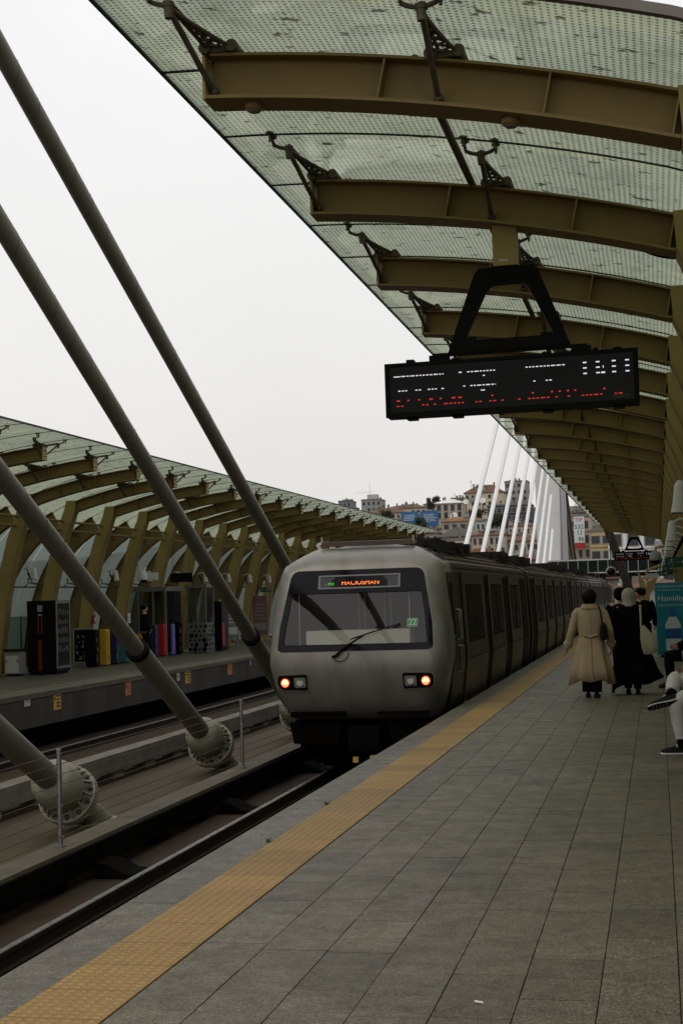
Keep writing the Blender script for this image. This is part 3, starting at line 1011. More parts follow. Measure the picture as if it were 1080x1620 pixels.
# ------------------------------------------------------------------ departure boards
def board(y, label, detail=True):
    t = thing('departure_board', label, 'departure board', (-1.045, y, 3.06))
    b = MB(); b.box(-.095, .095, -.07, .07, 1.14, 1.46); b.build('hanger', m_tan2, t)
    b = MB(); b.box(-.05, .02, -.0725, -.0702, 1.17, 1.19); b.build('hanger_plate', m_white, t)
    fr = MB()
    outer = [(-.475, .49), (.475, .49), (.25, 1.09), (.21, 1.135), (-.21, 1.135), (-.25, 1.09)]
    inner = [(-.355, .575), (.355, .575), (.165, .965), (.115, 1.01), (-.115, 1.01), (-.165, .965)]
    for y0, y1 in ((-.055, .055),):
        rings = []
        vs = [(x, y0, z) for x, z in outer] + [(x, y0, z) for x, z in inner] + [(x, y1, z) for x, z in outer] + [(x, y1, z) for x, z in inner]
        fs = []
        for i in range(6):
            j = (i + 1) % 6
            fs += [(i, j, 6 + j, 6 + i), (12 + i, 18 + i, 18 + j, 12 + j), (i, 12 + i, 12 + j, j), (6 + i, 6 + j, 18 + j, 18 + i)]
        fr.add(vs, fs)
    fr.box(-.60, .60, -.05, .05, .475, .4895)
    for x in (-.55, .55):
        fr.box(x - .075, x + .075, -.06, .06, .425, .474)
    for x, z in ((-.30, .60), (.30, .60)):
        fr.box(x - .05, x + .05, -.045, .045, .576, z)
    fr.build('suspension_frame', m_black, t)
    c = MB(); c.box(-.97, .97, -.09, .09, 0, .42)
    # raised rim round the glass
    c.box(-.975, .975, -.105, -.0902, .395, .423); c.box(-.975, .975, -.105, -.0902, -.003, .032)
    c.box(-.975, -.94, -.105, -.0902, .0322, .3948); c.box(.94, .975, -.105, -.0902, .0322, .3948)
    for x in (-.78, -.42, .28, .82):
        c.box(x - .03, x + .03, -.05, .05, .4202, .445 if x != -.78 else .455)
        c.box(x - .04, x + .04, -.06, .06, -.02, -.0002)
    c.ball((.66, -.03, .44), .02, 8, 6)
    case = c.build('casing', m_black, t)
    b = MB(); b.box(-.938, .938, -.0935, -.0905, .034, .393); face = b.build('display_face', m_board, t)
    b = MB(); b.box(.775, .90, -.096, -.0938, .048, .078); b.build('maker_plate', m_ink, t)
    # lit segments of the LED rows: what the moving scan has left of the letters
    W_, H_ = 1.95, .42
    def seg(mb, s0, v0, ln, th=.0075):
        x = -.975 + s0 * W_; z = .42 - v0 * H_
        mb.box(x, x + ln * W_, -.0968, -.0942, z - th / 2, z + th / 2)
    wt, rd = MB(), MB()
    r3 = random.Random(5)
    def run(mb, a, b_, v, dens=.85, gap=.0052):
        x = a
        while x < b_:
            ln = r3.choice((.008, .008, .010, .010, .017))
            if r3.random() < dens:
                seg(mb, x, v, min(ln, b_ - x))
            x += ln + gap
    seg(wt, .036, .245, .026); run(wt, .066, .238, .243, 1)
    seg(wt, .299, .235, .012); run(wt, .333, .444, .235, 1); seg(wt, .395, .32, .008)
    run(wt, .565, .718, .22, 1)
    run(wt, .037, .245, .515, .8); run(wt, .300, .445, .495, .75); seg(wt, .385, .59, .016)
    run(wt, .578, .665, .485, .75)
    for (x, wd) in ((.788, .014), (.838, .014), (.899, .015), (.950, .015)):
        for v in (.205, .305, .405):
            seg(wt, x, v, wd, .0095)
    seg(wt, .857, .405, .015, .012); seg(wt, .864, .30, .003, .018)
    run(rd, .045, .935, .80, .72, .0065)
    for x in (.045, .088, .132, .177, .219, .268, .294, .425, .585, .66, .69, .722, .75, .862):
        seg(rd, x, .70, r3.choice((.008, .008, .014)), .010)
    wt.build('white_text', m_ledwhite, face); rd.build('red_text', m_ledred, face)
    return t
board(11.02, 'large black departure board with white and red lit rows hanging near the camera')
board(71.5, 'small distant black departure board hanging near the far end of the platform')

# ------------------------------------------------------------------ the metro train
TC, TY = -4.37, 20.6
train = thing('metro_train', 'silver and dark metro train standing at the right platform with red tail lamps lit', 'train', (TC - .05, TY, 0))
train.scale = (.98, 1, 1)
ZP = [-.30, -.18, .10, .35, .62, .80, .84, 2.12, 2.25, 2.36, 2.44, 2.50]
YP = [.44, .36, .17, .055, .0, .012, .024, .477, .575, .73, .93, 1.18]
def facey(z):
    return float(np.interp(z, ZP, YP))
def facey_s(z):                                      # smoothed
    return sum(facey(z + k * .03) for k in range(-2, 3)) / 5

def round_poly(pts, rads, n=7):
    out = []
    N = len(pts)
    for i, p in enumerate(pts):
        p = Vector(p); a = (Vector(pts[i - 1]) - p); b = (Vector(pts[(i + 1) % N]) - p)
        r = rads[i] if isinstance(rads, (list, tuple)) else rads
        ang = a.angle(b); k = r / math.tan(ang / 2)
        k = min(k, a.length * .49, b.length * .49)
        s0 = p + a.normalized() * k; s1 = p + b.normalized() * k
        for j in range(n + 1):
            u = j / n
            q = s0 * (1 - u) ** 2 + p * 2 * u * (1 - u) + s1 * u * u
            out.append((q.x, q.y))
    return out
NA = 168
def raycast(poly, c=(0.0, 1.25)):
    out = []
    N = len(poly)
    for k in range(NA):
        a = 2 * math.pi * (k + .5) / NA
        d = (math.cos(a), math.sin(a)); best = None
        for i in range(N):
            x1, y1 = poly[i][0] - c[0], poly[i][1] - c[1]
            x2, y2 = poly[(i + 1) % N][0] - c[0], poly[(i + 1) % N][1] - c[1]
            ex, ey = x2 - x1, y2 - y1
            den = d[0] * ey - d[1] * ex
            if abs(den) < 1e-12: continue
            t_ = (x1 * ey - y1 * ex) / den; u = (x1 * d[1] - y1 * d[0]) / den
            if t_ > 0 and -1e-9 <= u <= 1 + 1e-9 and (best is None or t_ > best):
                best = t_
        out.append((c[0] + d[0] * best, c[1] + d[1] * best))
    return out
sil = round_poly([(-1.10, -.20), (1.10, -.20), (1.30, .25), (1.385, .66), (1.375, 1.15), (1.30, 1.95), (1.235, 2.17), (.80, 2.44), (-.80, 2.44), (-1.235, 2.17), (-1.30, 1.95), (-1.375, 1.15), (-1.385, .66), (-1.30, .25)],
                 [.08, .08, .15, .15, .3, .15, .12, .14, .14, .12, .15, .3, .15, .15])
bodysec = [(-1.27, -.20), (1.27, -.20), (1.365, .60), (1.30, 2.02), (1.25, 2.16), (.80, 2.42), (.3, 2.50), (-.3, 2.50), (-.80, 2.42), (-1.25, 2.16), (-1.30, 2.02), (-1.365, .60)]
mask_o = round_poly([(-1.205, .875), (1.205, .875), (1.18, 1.25), (1.03, 2.085), (-1.03, 2.085), (-1.18, 1.25)], [.07, .07, .4, .15, .15, .4])
glass_o = round_poly([(-1.11, .975), (1.11, .975), (1.075, 1.30), (1.01, 1.735), (-1.01, 1.735), (-1.075, 1.30)], [.03, .03, .3, .05, .05, .3])
L_sil, L_body, L_mask, L_glass = raycast(sil), raycast(bodysec), raycast(mask_o), raycast(glass_o)
def lp(A, B, u):
    return [(a[0] + (b[0] - a[0]) * u, a[1] + (b[1] - a[1]) * u) for a, b in zip(A, B)]
def ring3(L, setb, off=0.0):
    out = []
    for i, (x, z) in enumerate(L):
        sb = setb[i] if isinstance(setb, list) else setb
        out.append((x, facey_s(z) + .012 * x * x + sb - off, z))
    return out
def setbacks(L):
    """rounding towards the outline of the face"""
    out = []
    for p, q in zip(L, L_sil):
        dd = math.hypot(p[0] - q[0], p[1] - q[1])
        a = max(0, 1 - dd / .24)
        out.append(.34 * (1 - math.sqrt(max(0, 1 - a * a))))
    return out
b = MB()
rings = [[(x, 1.6, z) for x, z in L_body]]
for u in (.25, .5, .75):
    L = lp(L_sil, L_body, (1 - u) ** 1.6)
    rings.append([(x, (facey_s(q[1]) + .34) + (1.6 - facey_s(q[1]) - .34) * (1 - u), z) for (x, z), q in zip(L, L_sil)])
rings.append(ring3(L_sil, .34))
for u in (.04, .10, .2, .32, .46, .6, .75, .9, 1.0):
    L = lp(L_sil, L_mask, u)
    rings.append(ring3(L, setbacks(L)))
b.loft(rings, False)
shell = b.build('cab_shell', m_silver, train, 50)
b = MB()
rr = []
for u, off in ((0, -.004), (0, .007), (.5, .007), (1, .007), (1, -.05)):
    L = lp(L_mask, L_glass, u)
    rr.append([(x, y, z) for (x, y, z) in ring3(L, setbacks(L), off)])
b.loft(rr, False)
mask = b.build('windscreen_surround', m_mask, train, 50)
b = MB()
c0 = (0.0, 1.33)
rr = []
for u in (0, .25, .5, .75, .97):
    L = [(p[0] + (c0[0] - p[0]) * u, p[1] + (c0[1] - p[1]) * u) for p in L_glass]
    rr.append([(x, facey_s(z) + .012 * x * x + .010, z) for x, z in L])
b.loft(rr, False)
b.add([r for r in rr[-1]], [tuple(range(NA))])
b.build('windscreen', m_wind, train, 50)
# cab interior seen through the windscreen
b = MB()
b.box(-.83, .80, .42, .85, .70, 1.17); b.box(-1.15, 1.15, .30, 1.2, .60, .86)
b.build('console', m_console, train)
b = MB(); b.box(-1.2, 1.2, 1.58, 1.62, -.1, 2.3); b.build('cab_back_wall', m_cabwall, train)
for x, r in ((-.20, .018), (-.11, .018), (.22, .018), (.32, .022), (-.93, .010), (.80, .010)):
    b = MB(); b.tube([(x, 1.45 if abs(x) < .5 else .40, .75), (x, 1.45 if abs(x) < .5 else .46, 2.0)], r, 8)
    b.build('grab_pole', m_white, train, True)
b = MB(); b.box(-.16, .17, 1.57, 1.578, .5, 2.0); b.build('cab_door', m_blackgloss, train)

def onface(x, z, off):
    return (x, facey_s(z) + .012 * x * x - off, z)
# destination display
def facebox(mb, x0, x1, z0, z1, off0, off1):
    vs = []
    for off in (off0, off1):
        vs += [onface(x0, z0, off), onface(x1, z0, off), onface(x1, z1, off), onface(x0, z1, off)]
    mb.add(vs, [(0, 1, 2, 3), (7, 6, 5, 4), (0, 4, 5, 1), (1, 5, 6, 2), (2, 6, 7, 3), (3, 7, 4, 0)])
b = MB(); facebox(b, -.60, .68, 1.80, 2.005, .004, .0095); dsp = b.build('destination_display', m_dispback, train)
b = MB()
for (x0, x1, z0, z1) in ((-.60, .68, 1.985, 2.005), (-.60, .68, 1.80, 1.82), (-.60, -.57, 1.8202, 1.9848), (.65, .68, 1.8202, 1.9848)):
    facebox(b, x0, x1, z0, z1, .0097, .020)
b.build('display_frame', m_grey, dsp)
def face_text(txt, size, x, z, off, m, parent, name, sx=1.0, sz=1.0, zcut=None):
    b = MB()
    def place(u, v, w):
        zz = z + v * sz
        if zcut is not None: zz = min(zz, zcut)
        return onface(x + u * sx, zz, off + .001 + w)
    text_mb(b, txt, size, place)
    return b.build(name, m, parent)
face_text('HACIOSMAN', .118, .06, 1.886, .012, m_amber, dsp, 'amber_text', .86, .85, 1.905)
face_text('- M2', .072, -.42, 1.872, .012, m_greenled, dsp, 'green_text', 1.0, .7)
# green number sticker, wiper
b = MB(); facebox(b, .80, .965, 1.205, 1.33, -.007, -.003); st = b.build('number_sticker', m_sgreen, train)
face_text('22', .125, .8825, 1.2675, -.002, m_sole, st, 'number', 1.0, .9)
b = MB()
for (x0, x1, z0, z1) in ((.805, .96, 1.318, 1.325), (.805, .96, 1.21, 1.217), (.805, .811, 1.217, 1.318), (.954, .96, 1.217, 1.318)):
    facebox(b, x0, x1, z0, z1, -.0028, -.002)
b.build('number_border', m_white, st)
wp = MB()
wp.tube([onface(-.28, .80, .035), onface(-.12, .94, .05), onface(.15, 1.10, .055)], [.022, .017, .013], 8)
wp.tube([onface(-.33, .79, .02), onface(-.25, .82, .035)], .02, 8)
wiper = wp.build('wiper', m_rubber, train, True)
wp = MB(); wp.tube([onface(-.05, 1.045, .034), onface(.3, 1.15, .038), onface(.70, 1.255, .034)], .012, 6)
wp.build('wiper_blade', m_rubber, wiper)
wp = MB(); pts = [onface(-.30 + .11 * (1 - math.cos(a)), .78 - .085 * math.sin(a) + .02 * a, .02) for a in [i * .33 for i in range(11)]]
wp.tube(pts, .006, 5); wp.build('washer_hose', m_rubber, wiper)
# lamp clusters
for k in (-1, 1):
    poly = round_poly([(-.245, -.135), (.25, -.115), (.25, .125), (-.25, .135)] if k == 1 else [(-.25, -.115), (.245, -.135), (.25, .135), (-.25, .125)], [.03, .12, .07, .04] if k == 1 else [.12, .03, .04, .07])
    b = MB()
    cx_, cz_ = k * .965, .42
    def fc(u, v, off): return onface(cx_ + u, cz_ + v, off)
    for pl, m0, m1 in ((poly, -.002, .016),):
        b.loft([[fc(u, v, m0) for u, v in pl], [fc(u, v, m1) for u, v in pl]])
    cl = b.build('lamp_cluster', m_silver, train)
    b = MB(); pl = [(u * .93, v * .88) for u, v in poly]
    b.loft([[fc(u, v, .0165) for u, v in pl], [fc(u, v, .018) for u, v in pl]])
    b.build('lamp_recess', m_blackgloss, cl)
    o = k * .115
    b = MB(); b.tube([fc(o, 0, .018), fc(o, 0, .035)], [.088, .080], 24); b.build('red_rim', m_redcase, cl)
    b = MB(); b.tube([fc(o, 0, .0352), fc(o, 0, .039)], .060, 24); b.build('tail_lamp', m_red, cl)
    b = MB()
    for i in range(-3, 4):
        for j in range(-3, 4):
            if i * i + j * j <= 9:
                b.ball(fc(o + i * .0155, j * .0155, .040), .0065, 6, 4)
    b.build('tail_lamp_leds', m_redhot, cl)
    hl = [(-k * .115 + u, v) for u, v in round_poly([(-.09, -.075), (.09, -.075), (.09, .075), (-.09, .075)], .03)]
    b = MB(); b.loft([[fc(u, v, .0182) for u, v in hl], [fc(u, v, .028) for u, v in hl]]); b.build('headlamp', m_lens, cl)
    b = MB(); b.disc(fc(-k * .115, 0, .031), (0, 1, 0), .05, .006, 20); b.disc(fc(-k * .115, 0, .035), (0, 1, 0), .022, .006, 14); b.build('headlamp_reflector', m_white, cl)
# lower valance, obstacle guard and coupler
b = MB()
b.box(-1.06, -.22, .22, .5, -.11, -.07); b.box(-1.06, -.22, .20, .5, -.065, -.03); b.box(.30, 1.06, .20, .5, -.08, -.04)
b.build('front_grille', m_under, train)
b = MB()
b.loft([[(-1.12, .35, -.20), (-.30, .30, -.20), (-.30, .9, -.20), (-1.12, .9, -.20)], [(-1.06, .38, -.52), (-.35, .33, -.52), (-.35, .9, -.52), (-1.06, .9, -.52)]])
b.loft([[(.42, .30, -.20), (1.12, .35, -.20), (1.12, .9, -.20), (.42, .9, -.20)], [(.46, .33, -.50), (1.06, .38, -.50), (1.06, .9, -.50), (.46, .9, -.50)]])
b.build('obstacle_guard', m_under, train)
b = MB()
b.tube([(0.1, .15, -.42), (.1, 1.5, -.42)], .10, 14); b.box(-.13, .33, .02, .22, -.60, -.24)
b.disc((.0, .015, -.42), (0, 1, 0), .13, .05, 20); b.disc((.22, .015, -.42), (0, 1, 0), .12, .06, 20)
cpl = b.build('coupler', m_slit, train, True)
b = MB(); b.box(-.06, .02, .0, .06, -.76, -.68); b.box(.20, .28, .0, .06, -.74, -.66); b.build('coupler_plug', m_signy, cpl)
b = MB(); b.box(-1.1, 1.1, .9, 14, -.62, -.21); b.box(-.9, .9, 1.6, 4.2, -1.0, -.62); b.build('underframe', m_under, train)

# the cars: Y ranges in world metres
def car(y0, y1, first):
    L0, L1 = y0 - TY, y1 - TY
    b = MB()
    b.loft([[(x, L0, z) for x, z in bodysec], [(x, L1, z) for x, z in bodysec]], not first)
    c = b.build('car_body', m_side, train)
    # roof sheet with ribs, rusty
    rf = MB()
    prof = [(1.252, 2.165), (.805, 2.43), (.3, 2.51), (-.3, 2.51), (-.805, 2.43), (-1.252, 2.165)]
    rf.loft([[(x, y, z) for x, z in prof] + [(x * .98, y, z - .02) for x, z in prof[::-1]] for y in (L0 + (.35 if first else .05), L1 - .05)])
    for i in range(9):
        u = (i + .5) / 9
        x = np.interp(u, [0, .33, .67, 1], [1.22, .81, .3, -.3]); z = np.interp(u, [0, .33, .67, 1], [2.195, 2.435, 2.517, 2.517])
        rf.bar((x, L0 + .4, z), (x, L1 - .1, z), .03, .03)
    rf.build('roof_sheet', m_troof, c)
    # gutters and cant rail
    gt = MB(); gt.bar((1.285, L0 + (.2 if first else 0), 2.10), (1.285, L1, 2.10), .03, .035); gt.bar((-1.285, L0 + .2, 2.10), (-1.285, L1, 2.10), .03, .035)
    gt.build('gutter', m_troof, c)
    def side_pt(z, off):
        if z <= .60:
            x = np.interp(z, [-.2, .60], [1.27, 1.365])
        else:
            x = np.interp(z, [.60, 2.02], [1.365, 1.30])
        return float(x) + off
    def side_panel(mb, ya, yb, za, zb, o0, o1, sgn=1):
        zs = [za] + ([.60] if za < .60 < zb else []) + [zb]
        rings = []
        for z in zs:
            rings.append([(sgn * side_pt(z, o0), ya, z), (sgn * side_pt(z, o1), ya, z), (sgn * side_pt(z, o1), yb, z), (sgn * side_pt(z, o0), yb, z)])
        mb.loft(rings)
    # panels between dark recesses
    ys = []
    p = L0 + (2.42 if first else .75)
    if first:
        spans = [(2.45, 5.40), (6.14, 8.62), (9.80, 12.22)]
    else:
        n = 4; step = (L1 - L0 - .8) / n
        spans = [(L0 + .95 + step * i + .45, L0 + .95 + step * (i + 1) - .45) for i in range(n)]
        spans = [(a, b_) for a, b_ in spans]
    edges = [L0 + (1.62 if first else .25)]
    for a, b_ in spans: edges += [a, b_]
    edges.append(L1 - .25)
    for sgn in (1, -1):
        for i in range(0, len(edges), 2):
            a, b_ = edges[i], edges[i + 1]
            w = min(.95, b_ - a)
            q = MB(); m_ = (a + b_) / 2
            side_panel(q, a + .04, b_ - .04, -.14, 1.98, .002, .004, sgn)
            q.build('door_recess', m_slit, c)
        for (a, b_) in spans:
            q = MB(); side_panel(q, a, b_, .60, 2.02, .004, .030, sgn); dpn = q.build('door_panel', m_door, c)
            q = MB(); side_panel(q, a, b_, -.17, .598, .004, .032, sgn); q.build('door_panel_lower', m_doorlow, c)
            if sgn == 1:
                w = (b_ - a)
                for (f0, f1) in ((.16, .46), (.54, .84)):
                    q = MB(); side_panel(q, a + w * f0, a + w * f1, .90, 1.80, .0305, .034, sgn); q.build('side_window', m_sidewin, c)
                    q = MB()
                    for (za, zb, fa, fb) in ((.87, .90, f0 - .01, f1 + .01), (1.80, 1.83, f0 - .01, f1 + .01)):
                        side_panel(q, a + w * fa, a + w * fb, za, zb, .0305, .037, sgn)
                    for fa in (f0 - .012, f1):
                        side_panel(q, a + w * fa, a + w * (fa + .012), .90, 1.80, .0305, .037, sgn)
                    q.build('window_frame', m_rubber, c)
                q = MB(); side_panel(q, a + w * .05, a + w * .95, .60, .615, .0305, .036, sgn); q.build('step_strip', m_slit, c)
                q = MB(); q.box(side_pt(-.18, .02), side_pt(-.18, .06), a + .05, a + .12, -.16, -.06); q.build('marker_lamp', m_white, c)
    if first:
        for sgn in (1, -1):
            q = MB(); side_panel(q, .95, 1.55, -.1, 2.0, .002, .012, sgn); q.build('cab_side_door', m_side, c)
            q = MB(); side_panel(q, 1.08, 1.42, 1.05, 1.85, .0125, .016, sgn); q.build('cab_side_window', m_sidewin, c)
        for y in (1.70, 1.92):
            for za, zb in ((.95, 1.42), (.45, .85)):
                q = MB(); xs = side_pt(za, .05); q.tube([(side_pt(za, .01), y, za), (xs, y, za), (side_pt(zb, .05), y, zb), (side_pt(zb, .01), y, zb)], .014, 8)
                q.build('grab_handle', m_steel, c, True)
    # roof equipment boxes with louvres
    for (fa, ln, h) in ((.02 if first else .02, 4.2, .14), (.78, 3.1, .13)):
        a = L0 + (L1 - L0) * fa + (.45 if first and fa < .1 else 0)
        q = MB()
        q.loft([[(x, y, z) for x, z in ((-.75, 2.47), (.78, 2.47), (.72, 2.47 + h), (-.70, 2.47 + h))] for y in (a, a + ln)])
        eq = q.build('roof_equipment', m_equip, c)
        q = MB(); r4 = random.Random(int(y0 * 10) + int(fa * 10))
        yy = a + .1
        while yy < a + ln - .3:
            w = r4.uniform(.18, .5)
            q.box(.55, .95 + r4.uniform(-.05, .12), yy, yy + w * .8, 2.40, 2.47 + h * r4.uniform(.6, 1.15)); yy += w
        q.bar((.98, a, 2.39), (.98, a + ln, 2.39), .04, .05)
        q.build('louvre_bank', m_equip, c)
    # gangway to the next car
    q = MB(); q.box(-.95, .95, L1, L1 + .75, -.15, 2.25); q.build('gangway', m_slit, c)
    q = MB(); q.box(-1.15, 1.15, L0 + .3, L1 - .1, -.62, -.21)
    for ax in (L0 + 2.6, L1 - 2.6):
        for dy in (-.9, .9):
            q.disc((.74, ax + dy, -.62), (1, 0, 0), .40, .1, 20); q.disc((-.74, ax + dy, -.62), (1, 0, 0), .40, .1, 20)
        q.box(-.95, .95, ax - 1.3, ax + 1.3, -.72, -.5)
    q.build('bogies', m_under, c)
car(TY + 1.6, 34.85, True)
y = 35.6
for i in range(4):
    car(y, y + 15.2, False); y += 15.95
# low brown fairing standing on the front of the roof
b = MB()
b.loft([[(-.72, 1.05, 2.46), (.80, 1.05, 2.46), (.80, 1.35, 2.49), (-.72, 1.35, 2.49)], [(-.70, 1.10, 2.535), (.76, 1.10, 2.53), (.74, 1.6, 2.56), (-.70, 1.6, 2.56)]])
b.build('roof_fairing', m_equip2, train)
b = MB(); b.tube([(-.70, 1.12, 2.47), (-.70, 1.12, 2.62)], .012, 6); b.tube([(.78, 1.12, 2.47), (.78, 1.12, 2.6)], .012, 6); b.build('antenna', m_white, train)

# ------------------------------------------------------------------ people
def ring(c, rx, ry, n=24, fold=0.0, nf=7, ph=0.0, tilt=(0, 0)):
    out = []
    for i in range(n):
        a = 2 * math.pi * i / n
        k = 1 + fold * (math.sin(nf * a + ph) + .5 * math.sin((nf * 2 - 3) * a + 2.1 * ph))
        x, y = rx * k * math.cos(a), ry * k * math.sin(a)
        out.append((c[0] + x, c[1] + y, c[2] + x * tilt[0] + y * tilt[1]))
    return out

def skin_body(parent, J):
    """one continuous figure grown over a skeleton; J: joint -> (position, radius)"""
    chains = [['pelvis', 'belly', 'chest', 'neck0', 'neck', 'jaw', 'skull', 'crown'],
              ['jaw', 'nose'],
              ['chest', 'shl', 'ell', 'wrl', 'pal'], ['chest', 'shr', 'elr', 'wrr', 'par'],
              ['pelvis', 'hil', 'knl', 'anl', 'tol'], ['pelvis', 'hir', 'knr', 'anr', 'tor']]
    J = dict(J)
    for k, w, p in (('l', 'wrl', 'pal'), ('r', 'wrr', 'par')):
        a, b = Vector(J[w][0]), Vector(J[p][0])
        d = (b - a).normalized()
        sd = d.cross(Vector((1, 0, 0)))
        if sd.length < .2: sd = d.cross(Vector((0, 1, 0)))
        sd.normalize()
        inn = d.cross(sd)
        for i, (off, ln) in enumerate(((-.027, .068), (-.009, .08), (.009, .075), (.027, .058))):
            r0 = b + sd * off + d * .015
            J['f%s%d0' % (k, i)] = (tuple(r0), .0095)
            J['f%s%d1' % (k, i)] = (tuple(r0 + d * ln * .55 + inn * .012), .0085)
            J['f%s%d2' % (k, i)] = (tuple(r0 + d * ln * .9 + inn * .034), .007)
            chains.append([p, 'f%s%d0' % (k, i), 'f%s%d1' % (k, i), 'f%s%d2' % (k, i)])
        r0 = a.lerp(b, .45) + sd * -.032
        J['t%s0' % k] = (tuple(r0), .011); J['t%s1' % k] = (tuple(r0 + d * .045 - sd * .018 + inn * .014), .0095)
        chains.append([p, 't%s0' % k, 't%s1' % k])
    names = list(J); idx = {n: i for i, n in enumerate(names)}
    edges = set()
    for ch in chains:
        for a, b in zip(ch, ch[1:]): edges.add((idx[a], idx[b]))
    me = bpy.data.meshes.new('body')
    me.from_pydata([J[n][0] for n in names], list(edges), [])
    bm = bmesh.new(); bm.from_mesh(me)
    lay = bm.verts.layers.skin.verify()
    bm.verts.ensure_lookup_table()
    for n in names:
        v = bm.verts[idx[n]][lay]
        r = J[n][1]
        v.radius = r if isinstance(r, tuple) else (r, r)
        v.use_root = (n == 'pelvis')
    bm.to_mesh(me); bm.free()
    ob = bpy.data.objects.new('body', me); COL.objects.link(ob)
    sk = ob.modifiers.new('skin', 'SKIN'); sk.use_smooth_shade = True
    sb = ob.modifiers.new('sub', 'SUBSURF'); sb.levels = 2; sb.render_levels = 2
    bpy.context.view_layer.update()
    m2 = bpy.data.meshes.new_from_object(ob.evaluated_get(bpy.context.evaluated_depsgraph_get()))
    bpy.data.objects.remove(ob)
    m2.materials.clear(); m2.materials.append(m_skin)
    for p in m2.polygons: p.use_smooth = True
    o = bpy.data.objects.new('body', m2); COL.objects.link(o); o.parent = parent
    return o

def standing(**kw):
    J = dict(pelvis=((0, 0, .93), .12), belly=((0, .01, 1.08), .115), chest=((0, .0, 1.27), .13), neck0=((0, -.01, 1.40), .06), neck=((0, 0, 1.45), .052),
             jaw=((0, .02, 1.505), .066), skull=((0, .0, 1.565), .086), crown=((0, -.005, 1.615), .056), nose=((0, .098, 1.535), .013),
             shl=((-.17, -.01, 1.345), .058), ell=((-.25, -.02, 1.06), .042), wrl=((-.28, .05, .82), .028), pal=((-.285, .07, .76), .03),
             shr=((.17, -.01, 1.345), .058), elr=((.25, -.02, 1.06), .042), wrr=((.28, .05, .82), .028), par=((.285, .07, .76), .03),
             hil=((-.09, 0, .86), .088), knl=((-.10, .02, .47), .056), anl=((-.10, -.03, .09), .038), tol=((-.10, .05, .04), .024),
             hir=((.09, 0, .86), .088), knr=((.10, .02, .47), .056), anr=((.10, -.03, .09), .038), tor=((.10, .05, .04), .024))
    for k, v in kw.items():
        J[k] = (v, J[k][1])
    return J

def face_bits(t, J):
    sx, sy, sz = J['skull'][0]; f = (Vector(J['nose'][0]) - Vector(J['jaw'][0])); f.z = 0; f.normalize()
    sd = Vector((f.y, -f.x, 0))
    for k in (-1, 1):
        b = MB(); p = Vector((sx, sy, sz - .012)) + f * .076 + sd * .031 * k; b.ball(p, .0115, 8, 6); b.build('eye', m_eye, t, True)
    b = MB(); p = Vector(J['jaw'][0]) + f * .062 - Vector((0, 0, .01)); b.ball(p, .02, 10, 6, (1, .5, .3)); b.build('mouth', m_redcase, t, True)

def shoe(t, ank, toe_dir, up, m_up, m_sl, L=.27, name='shoe'):
    d = Vector(toe_dir).normalized(); u = Vector(up).normalized(); u = (u - d * u.dot(d)).normalized(); s_ = d.cross(u)
    o = Vector(ank)
    secs = [(-.075, .030, .06), (-.05, .036, .085), (.0, .036, .10), (.05, .038, .075), (.10, .043, .055), (.15, .045, .045), (.19, .036, .034), (.21, .018, .024)]
    k = L / .285
    b = MB(); rings = []
    base = o - u * .075
    for l, w, h in secs:
        c = base + d * l * k
        rings.append([c + s_ * w * math.cos(a) + u * (.012 + max(0, math.sin(a)) * (h) - (0 if math.sin(a) >= 0 else 0)) for a in [i * 2 * math.pi / 14 for i in range(14)]])
    b.loft(rings); up_ = b.build(name, m_up, t, True)
    b = MB(); rings = []
    for l, w, h in secs:
        c = base + d * l * k * 1.03
        rings.append([c + s_ * (w + .004) * math.cos(a) + u * (-.004 + .013 * math.sin(a) + .006 * (1 if l < -.02 else 0)) for a in [i * 2 * math.pi / 14 for i in range(14)]])
    b.loft(rings); b.build('sole', m_sl, up_, True)
    return up_

def limb(t, name, pts, rs, m, n=16):
    """sleeve or trouser leg: a tapering tube with slight creases"""
    b = MB()
    P_ = [Vector(p) for p in pts]
    out, rr = [], []
    for i in range(len(P_) - 1):
        for j in range(5):
            u = j / 5
            out.append(P_[i].lerp(P_[i + 1], u)); rr.append((rs[i] + (rs[i + 1] - rs[i]) * u) * (1 + .035 * math.sin(i * 9 + j * 2.4)))
    out.append(P_[-1]); rr.append(rs[-1])
    b.tube(out, rr, n)
    return b.build(name, m, t, 60)

# --- woman in the beige trench coat, walking away
p = thing('person', 'walking person in a beige belted trench coat seen from behind, dark trousers and black hair', 'person', (-1.05, 22.5, 0), R(-1), None)
J = standing(ell=(-.285, -.03, 1.05), wrl=(-.37, .03, .78), pal=(-.385, .05, .71), elr=(.285, -.03, 1.05), wrr=(.305, .06, .78), par=(.30, .08, .71),
             anl=(-.075, -.02, .09), knl=(-.08, .03, .47), tol=(-.08, .06, .04), anr=(.055, -.12, .10), knr=(.07, .0, .47), tor=(.055, -.04, .05))
skin_body(p, J); face_bits(p, J)
b = MB(); rings = []
for (z, rx, ry, fo, cy, cx) in ((1.40, .085, .075, 0, -.01, 0), (1.385, .14, .10, 0, -.01, 0), (1.345, .20, .12, 0, -.01, 0), (1.25, .215, .135, .012, 0, 0), (1.10, .205, .135, .01, 0, 0), (.985, .185, .13, .012, 0, 0), (.955, .178, .125, .02, 0, 0),
                                (.92, .19, .135, .03, 0, 0), (.80, .222, .16, .04, 0, -.005), (.62, .255, .18, .075, -.01, -.01), (.45, .29, .20, .10, -.01, -.01), (.265, .325, .22, .12, -.02, -.015)):
    rings.append(ring((cx, cy, z), rx, ry, 60, fo, 6, .8))
